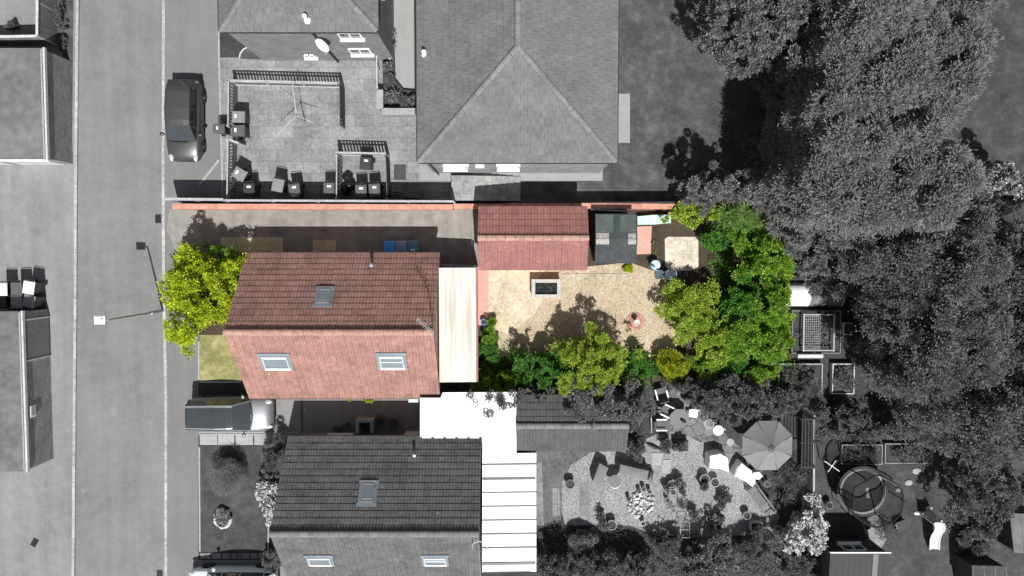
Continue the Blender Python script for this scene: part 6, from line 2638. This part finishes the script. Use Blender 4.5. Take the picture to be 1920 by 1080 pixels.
# ================================================================== GREY PLANTS ROUND ABOUT
ground_cover('ground_cover', 'dark undergrowth on the floor of the wood', [(1500, 420), (2000, 420), (2000, 800), (1780, 830), (1640, 780), (1640, 660), (1600, 560)], .6, 16000, 'lf_g2', L=.15, W=.08, seed=6)
ground_cover('ground_cover', 'low dark planting along the bottom border', [(1010, 985), (1250, 1005), (1460, 1005), (1500, 960), (1525, 1010), (1525, 1085), (1010, 1085)], .4, 9000, 'lf_g2', seed=7)
ground_cover('ground_cover', 'weeds round the vegetable beds and the slatted fence', [(1560, 750), (1640, 750), (1640, 780), (1560, 830), (1535, 830), (1530, 770), (1300, 730), (1440, 745)], .3, 5000, 'lf_g2', seed=8)
plant('clipped_dome', 'large clipped dome bush on the neighbour\'s front lawn', 'bush', 428, 893, 31, 31, 1.45, 'lf_g1', L=.06, W=.04, nc=150, cr=(.2, .28), lobes=0, n=22000, shell=.9, fine=False, hole=-9, limbn=4, zref=.5)
plant('garden_shrub', 'dark spiky shrub beside the grey roof corner and SUV slabs', 'shrub', 517, 848, 22, 32, 1.6, 'lf_g2', L=.25, W=.03, out=.9)
plant('flowering_shrub', 'white flowering shrub in front of the grey roofed bungalow', 'shrub', 502, 935, 17, 38, 1.2, 'lf_white', L=.13, W=.11, hole=-1.1, nc=40, cr=(.3, .45), lobes=.3)
plant('flowering_shrub', 'small white flowered shrub above the bigger one by the grey roof', 'shrub', 507, 882, 14, 14, .9, 'lf_g3', L=.11, W=.07)
plant('garden_shrub', 'rounded grey shrub beside the pale blue car', 'shrub', 513, 1053, 18, 20, 1.1, 'lf_g1', L=.08, W=.04)
c = P(418, 973)
rnd = random.Random(2)
t = MB()
stp = None
for k in range(22):
    a = 2 * math.pi * k / 22
    if k == 0:
        t.lathe((0, 0, 0), [(.07, 0), (.08, .04), (.05, .09), (0, .1)], 7)
        stp = o = part('stone', t, M['white_dirty'], local=True)
    else:
        o = stp.copy()
        COL.objects.link(o)
    o.location = (c.x + math.cos(a) * .42, c.y + math.sin(a) * .45, .014)
    o.rotation_euler = (0, 0, rnd.uniform(0, 6))
    s = rnd.uniform(.7, 1.3)
    o.scale = (s, s, s)
    tag(o, 'white edging stone in the ring on the front lawn', 'stone', 'ring of white edging stones')
plant('flowering_shrub', 'small pale flowers inside the stone ring on the lawn', 'plant', 415, 968, 13, 13, .35, 'lf_g4', L=.07, W=.05, stemname='stem', limbn=2)
pot(430, 971, 4, 'small dark pot at the rim of the front lawn stone ring', .25, 'bin_dark', 'soil')

plant('ivy', 'ivy mass spreading over the far half of the grey garage roof', 'climber', 1118, 757, 64, 34, .9, 'lf_g3', base=2.15, L=.12, W=.08, nc=60, cr=(.14, .3), lobes=.4, stemname='stem')
plant('ivy', 'ivy trailing over the corner of the white canopy', 'climber', 935, 752, 44, 24, .4, 'lf_g2', base=2.35, L=.12, W=.07, n=3200, nc=36, cr=(.16, .3), lobes=.6, stemname='stem')
plant('hedge_shrub', 'grey shrub along the boundary, left part above the garage', 'shrub', 1015, 735, 42, 13, 2.6, 'lf_g2', L=.13, W=.07, lobes=.2)
plant('hedge_shrub', 'pale grey shrub at the far end of the grey garage', 'shrub', 1192, 760, 24, 42, 2.6, 'lf_g3', L=.14, W=.08, lobes=.3)
plant('hedge_shrub', 'dark low shrub below the pale one by the grey garage', 'shrub', 1193, 835, 16, 30, 1.2, 'lf_g2', L=.14, W=.08)
plant('hedge_shrub', 'grey leafy shrub right of the garden armchairs', 'shrub', 1345, 748, 42, 36, 2.4, 'lf_g2', L=.15, W=.08, lobes=.3, nc=36, cr=(.2, .32))
plant('hedge_shrub', 'large dark leafy shrub above the parasol', 'shrub', 1412, 755, 54, 44, 2.6, 'lf_g2', L=.16, W=.09, lobes=.3, nc=44, cr=(.18, .3))
plant('hedge_shrub', 'grey shrub between parasol and timber arbour, by the boundary', 'shrub', 1455, 752, 34, 26, 2.0, 'lf_g2', L=.15, W=.08, lobes=.3)
plant('hedge_shrub', 'narrow grey shrub on the boundary above the armchairs', 'shrub', 1285, 722, 40, 12, 1.6, 'lf_g2', L=.14, W=.07, lobes=.2)
plant('ornamental_grass', 'clump of long arching grass below the parasol', 'grass clump', 1478, 905, 34, 40, 1.3, 'lf_g2', L=.5, W=.03, out=.9, n=2600, nc=14, stemname='stem', limbn=3)
plant('flowering_shrub', 'white flowering bush on the slatted fence by the dark deck', 'shrub', 1512, 990, 36, 44, 2.4, 'lf_white', L=.15, W=.13, hole=-1.0, nc=60, cr=(.16, .28), lobes=.35)
plant('garden_shrub', 'dark potted looking shrub alone on the gravel', 'shrub', 1358, 941, 14, 15, .8, 'lf_g2', L=.13, W=.07)
plant('hedge_shrub', 'clipped oval shrub in the shaded border below the block paving', 'bush', 1090, 1015, 28, 18, 1.1, 'lf_g1', hole=-9, L=.07, W=.04, nc=70, cr=(.3, .4), lobes=.05)
plant('hedge_shrub', 'low dark shrub right of the clipped oval one', 'shrub', 1192, 1034, 22, 14, .8, 'lf_g2', L=.12, W=.06)
plant('hedge_shrub', 'long dark hedge at the bottom edge, nearest the white lean-to', 'hedge', 1062, 1068, 58, 30, 2.1, 'lf_g2', L=.14, W=.07, nc=60, cr=(.3, .5), lobes=.15)
plant('hedge_shrub', 'long dark hedge at the bottom edge, right of the first', 'hedge', 1168, 1068, 62, 30, 2.1, 'lf_g2', L=.14, W=.07, nc=60, cr=(.3, .5), lobes=.15)
plant('hedge_shrub', 'fluffy grey shrub at the bottom border below the wire rack', 'shrub', 1328, 1046, 56, 38, 2.0, 'lf_g3', L=.15, W=.08, lobes=.35, nc=50, cr=(.18, .3))
plant('hedge_shrub', 'dark spreading shrub in the bottom border below the box planter', 'shrub', 1418, 1026, 46, 28, 1.3, 'lf_g2', L=.18, W=.05, lobes=.35)
plant('hedge_shrub', 'grey shrub at the left of the fluffy border shrub', 'shrub', 1248, 1018, 32, 24, 1.1, 'lf_g2', L=.14, W=.06, lobes=.3)
plant('hedge_shrub', 'low grey shrub at the bottom corner beside the summer house', 'shrub', 1500, 1065, 34, 26, 1.0, 'lf_g2', L=.14, W=.07, lobes=.3)
plant('garden_shrub', 'loose leafy plant below the pots cluster on gravel', 'plant', 1272, 950, 17, 14, .5, 'lf_g3', n=1200, L=.12, W=.05, stemname='stem', limbn=4)
plant('garden_shrub', 'grey low plant left of the summer house lawn', 'plant', 1130, 1000, 30, 10, .5, 'lf_g2', n=700, L=.12, W=.05, stemname='stem', limbn=4)
plant('garden_shrub', 'dark shrub behind the last pen fence, at the wall', 'plant', 742, 362, 10, 8, .5, 'lf_g2', n=300, L=.1, W=.05, stemname='stem', limbn=3)
plant('weed', 'dark overgrown weeds along the upper left panel fence', 'plant', 112, 30, 9, 24, .7, 'lf_g2', L=.12, W=.06, stemname='stem', limbn=3)
plant('weed', 'low weeds at the corner of the upper left fence', 'plant', 116, 78, 7, 14, .5, 'lf_g2', L=.12, W=.06, stemname='stem', limbn=3)
plant('garden_shrub', 'dark shrub inside the fenced upper left garden', 'plant', 20, 48, 14, 8, .6, 'lf_g2', L=.12, W=.06, stemname='stem', limbn=3)

# trees beyond
plant('leafy_tree', 'pale twiggy deciduous tree at the top of the lawn', 'tree', 1445, 55, 108, 92, 6.5, 'lf_g3', L=.2, W=.085, nc=95, cr=(.1, .2), lobes=.35, stem='trunk', limbn=12, zref=.7, hole=-.8)
plant('leafy_tree', 'second pale tree at the top edge, nearer the conifer belt', 'tree', 1560, 20, 70, 60, 6.8, 'lf_g3', L=.2, W=.085, nc=60, cr=(.12, .24), lobes=.3, stem='trunk', limbn=10, zref=.7)
plant('leafy_tree', 'grey leafy tree casting a round shadow on the lawn', 'tree', 1352, 352, 60, 38, 4.3, 'lf_g3', L=.17, W=.075, nc=44, cr=(.16, .3), lobes=.35, stem='trunk', zref=.7)
plant('leafy_tree', 'grey feathery tree between fountain bush and conifers', 'tree', 1430, 352, 46, 30, 3.6, 'lf_g2', L=.3, W=.04, nc=34, cr=(.2, .32), lobes=.35, stem='trunk', zref=.7)
plant('flowering_shrub', 'pale blossoming shrub on the right beyond the conifers', 'shrub', 1870, 345, 38, 50, 5.0, 'lf_g4', zref=.75, hole=-.9, L=.18, W=.13, nc=60, cr=(.16, .28), lobes=.35)
plant('flowering_shrub', 'pale blossoming shrub at the right photo edge', 'shrub', 1928, 348, 26, 36, 4.6, 'lf_g4', zref=.75, hole=-.9, L=.18, W=.13, nc=36, cr=(.2, .3), lobes=.35)

# conifer belt
CG = 'conifers of the tall grey belt'
protos = []
for s in range(6):
    hgt = 7.6 + .25 * s
    Rr = 1.55 + .12 * (s % 3)
    cl = cone_clumps(Rr, hgt, 50 + s, n=130, top=.5, z0=.4, power=.75)
    v = leaf_arrays(cl, 52000, .17, .045, 60 + s, out=.5, up=.75, upn=1.7, nr=.7, hole=-1.3)
    root = thing('conifer_tree', 'tall grey conifer standing in the dense belt right of the lawn', 'tree', group=CG)
    o = bpy.data.objects.new('crown', leaf_mesh('crown', v, M['lf_g1']))
    COL.objects.link(o)
    o.parent = root
    part('trunk', limbs(hgt * .92, .16, .9, 10, s), M['trunk'], root, local=True)
    protos.append([root, 0])
rnd = random.Random(4)
rowy = [-60, -5, 50, 105, 160, 215, 270, 325, 380]
LEFT = {-60: 1585, -5: 1590, 50: 1585, 105: 1580, 160: 1572, 215: 1558, 270: 1545, 325: 1545, 380: 1545}
RIGHT = {-60: 1806, -5: 1800, 50: 1793, 105: 1784, 160: 1774, 215: 1764, 270: 1752, 325: 1742, 380: 1736}
k = 0
for i, y in enumerate(rowy):
    x0, x1 = LEFT[y], RIGHT[y]
    n = 5 if i % 2 else 4
    for j in range(n):
        px = x0 + (x1 - x0) * (j + (0 if n == 5 else .25)) / (4 if n == 5 else 3.5) + rnd.uniform(-8, 8)
        c = P(px, y + rnd.uniform(-10, 10), 7.2)
        s = k % 6
        root, used = protos[s]
        if used:
            root = copy_tree(root)
        protos[s][1] = 1
        root.location = (c.x, c.y, 0)
        root.rotation_euler = (0, 0, rnd.uniform(0, 6.28))
        sc = rnd.uniform(.93, 1.08)
        root.scale = (sc, sc, sc)
        k += 1
# smaller conifers stepping down on the lawn side
for px, py, h_, lb in ((1510, 172, 4.2, 'smaller grey conifer on the lawn side of the belt, upper'), (1490, 262, 4.0, 'smaller grey conifer on the lawn side of the belt, middle'),
                       (1500, 318, 5.0, 'smaller grey conifer on the lawn side of the belt, lower')):
    plant('conifer_tree', lb, 'tree', px, py, 30, 30, h_, 'lf_g1', kind='cone', n=9000, L=.32, W=.075, out=.7, nc=60, stem='trunk', zref=.75)

# dark wood
WG = 'trees of the dark wood'
protos = []
for s in range(5):
    hgt = 6.4 + .4 * s
    cl = clumps(1.9, 1.9, hgt * .62, hgt * .38, 90, 80 + s, cr=(.14, .26), lobes=.35)
    v = leaf_arrays(cl, 44000, .105, .058, 90 + s, out=.6, up=.65, upn=1.8, hole=-.9)
    root = thing('leafy_tree', 'dark grey leafy tree in the dense wood on the right', 'tree', group=WG)
    o = bpy.data.objects.new('crown', leaf_mesh('crown', v, M['lf_g2']))
    COL.objects.link(o)
    o.parent = root
    part('trunk', limbs(hgt * .8, .13, 1.2, 9, 20 + s), M['trunk'], root, local=True)
    protos.append([root, 0])
spots = []
for i, y in enumerate((440, 496, 552, 608, 664, 720, 776)):
    x0 = {440: 1640, 496: 1655, 552: 1680, 608: 1700, 664: 1715, 720: 1705, 776: 1760}[y]
    x = x0 + (22 if i % 2 else 0)
    while x < (1830 if y < 450 else 1990):
        spots.append((x + rnd.uniform(-12, 12), y + rnd.uniform(-12, 12)))
        x += 66
k = 0
for px, py in spots:
    c = P(px, py, 5.5)
    s = k % 5
    root, used = protos[s]
    if used:
        root = copy_tree(root)
    protos[s][1] = 1
    root.location = (c.x, c.y, 0)
    root.rotation_euler = (0, 0, rnd.uniform(0, 6.28))
    sc = rnd.uniform(.85, 1.1)
    root.scale = (sc, sc, sc)
    k += 1
plant('leafy_tree', 'grey shrubby tree above the cloche tunnel', 'tree', 1520, 478, 46, 50, 3.6, 'lf_g3', L=.17, W=.07, nc=44, cr=(.16, .28), lobes=.35, stem='trunk')
plant('leafy_tree', 'grey twiggy tree between cloche tunnel and dark wood', 'tree', 1585, 520, 48, 44, 4.2, 'lf_g2', L=.2, W=.06, nc=44, cr=(.16, .28), lobes=.35, stem='trunk')
plant('leafy_tree', 'dark tree at the corner where conifers meet the cloche', 'tree', 1580, 440, 56, 46, 6.0, 'lf_g1', L=.3, W=.08, nc=50, cr=(.18, .3), lobes=.35, stem='trunk', zref=.75)
plant('hedge_shrub', 'dark shrub on the wood edge, beside the narrow vegetable bed', 'shrub', 1645, 640, 32, 40, 2.4, 'lf_g2', L=.17, W=.08, lobes=.35, nc=36, cr=(.18, .3))
plant('hedge_shrub', 'dark leafy shrub above the left thin edged bed', 'shrub', 1580, 790, 46, 34, 1.8, 'lf_g2', L=.16, W=.09, lobes=.35, nc=36, cr=(.18, .3))
plant('hedge_shrub', 'dark leafy shrub above the right thin edged bed', 'shrub', 1672, 800, 52, 28, 2.0, 'lf_g2', L=.16, W=.09, lobes=.35, nc=36, cr=(.18, .3))
plant('hedge_shrub', 'dark weedy shrub between vegetable beds and arbour', 'shrub', 1508, 735, 34, 30, 1.2, 'lf_g2', L=.15, W=.06, lobes=.35)
plant('leafy_tree', 'dark leafy tree right of the white slide', 'tree', 1842, 925, 66, 62, 3.6, 'lf_g2', L=.18, W=.085, nc=60, cr=(.14, .26), lobes=.4, stem='trunk')
plant('hedge_shrub', 'low dark shrub below the tree on the lower right lawn', 'shrub', 1828, 1010, 34, 24, 1.2, 'lf_g2', L=.15, W=.07, lobes=.35)
plant('hedge_shrub', 'dark scrub beside the black crate under the trampoline', 'shrub', 1668, 1000, 20, 26, .9, 'lf_g2', L=.13, W=.06, lobes=.35, n=900)
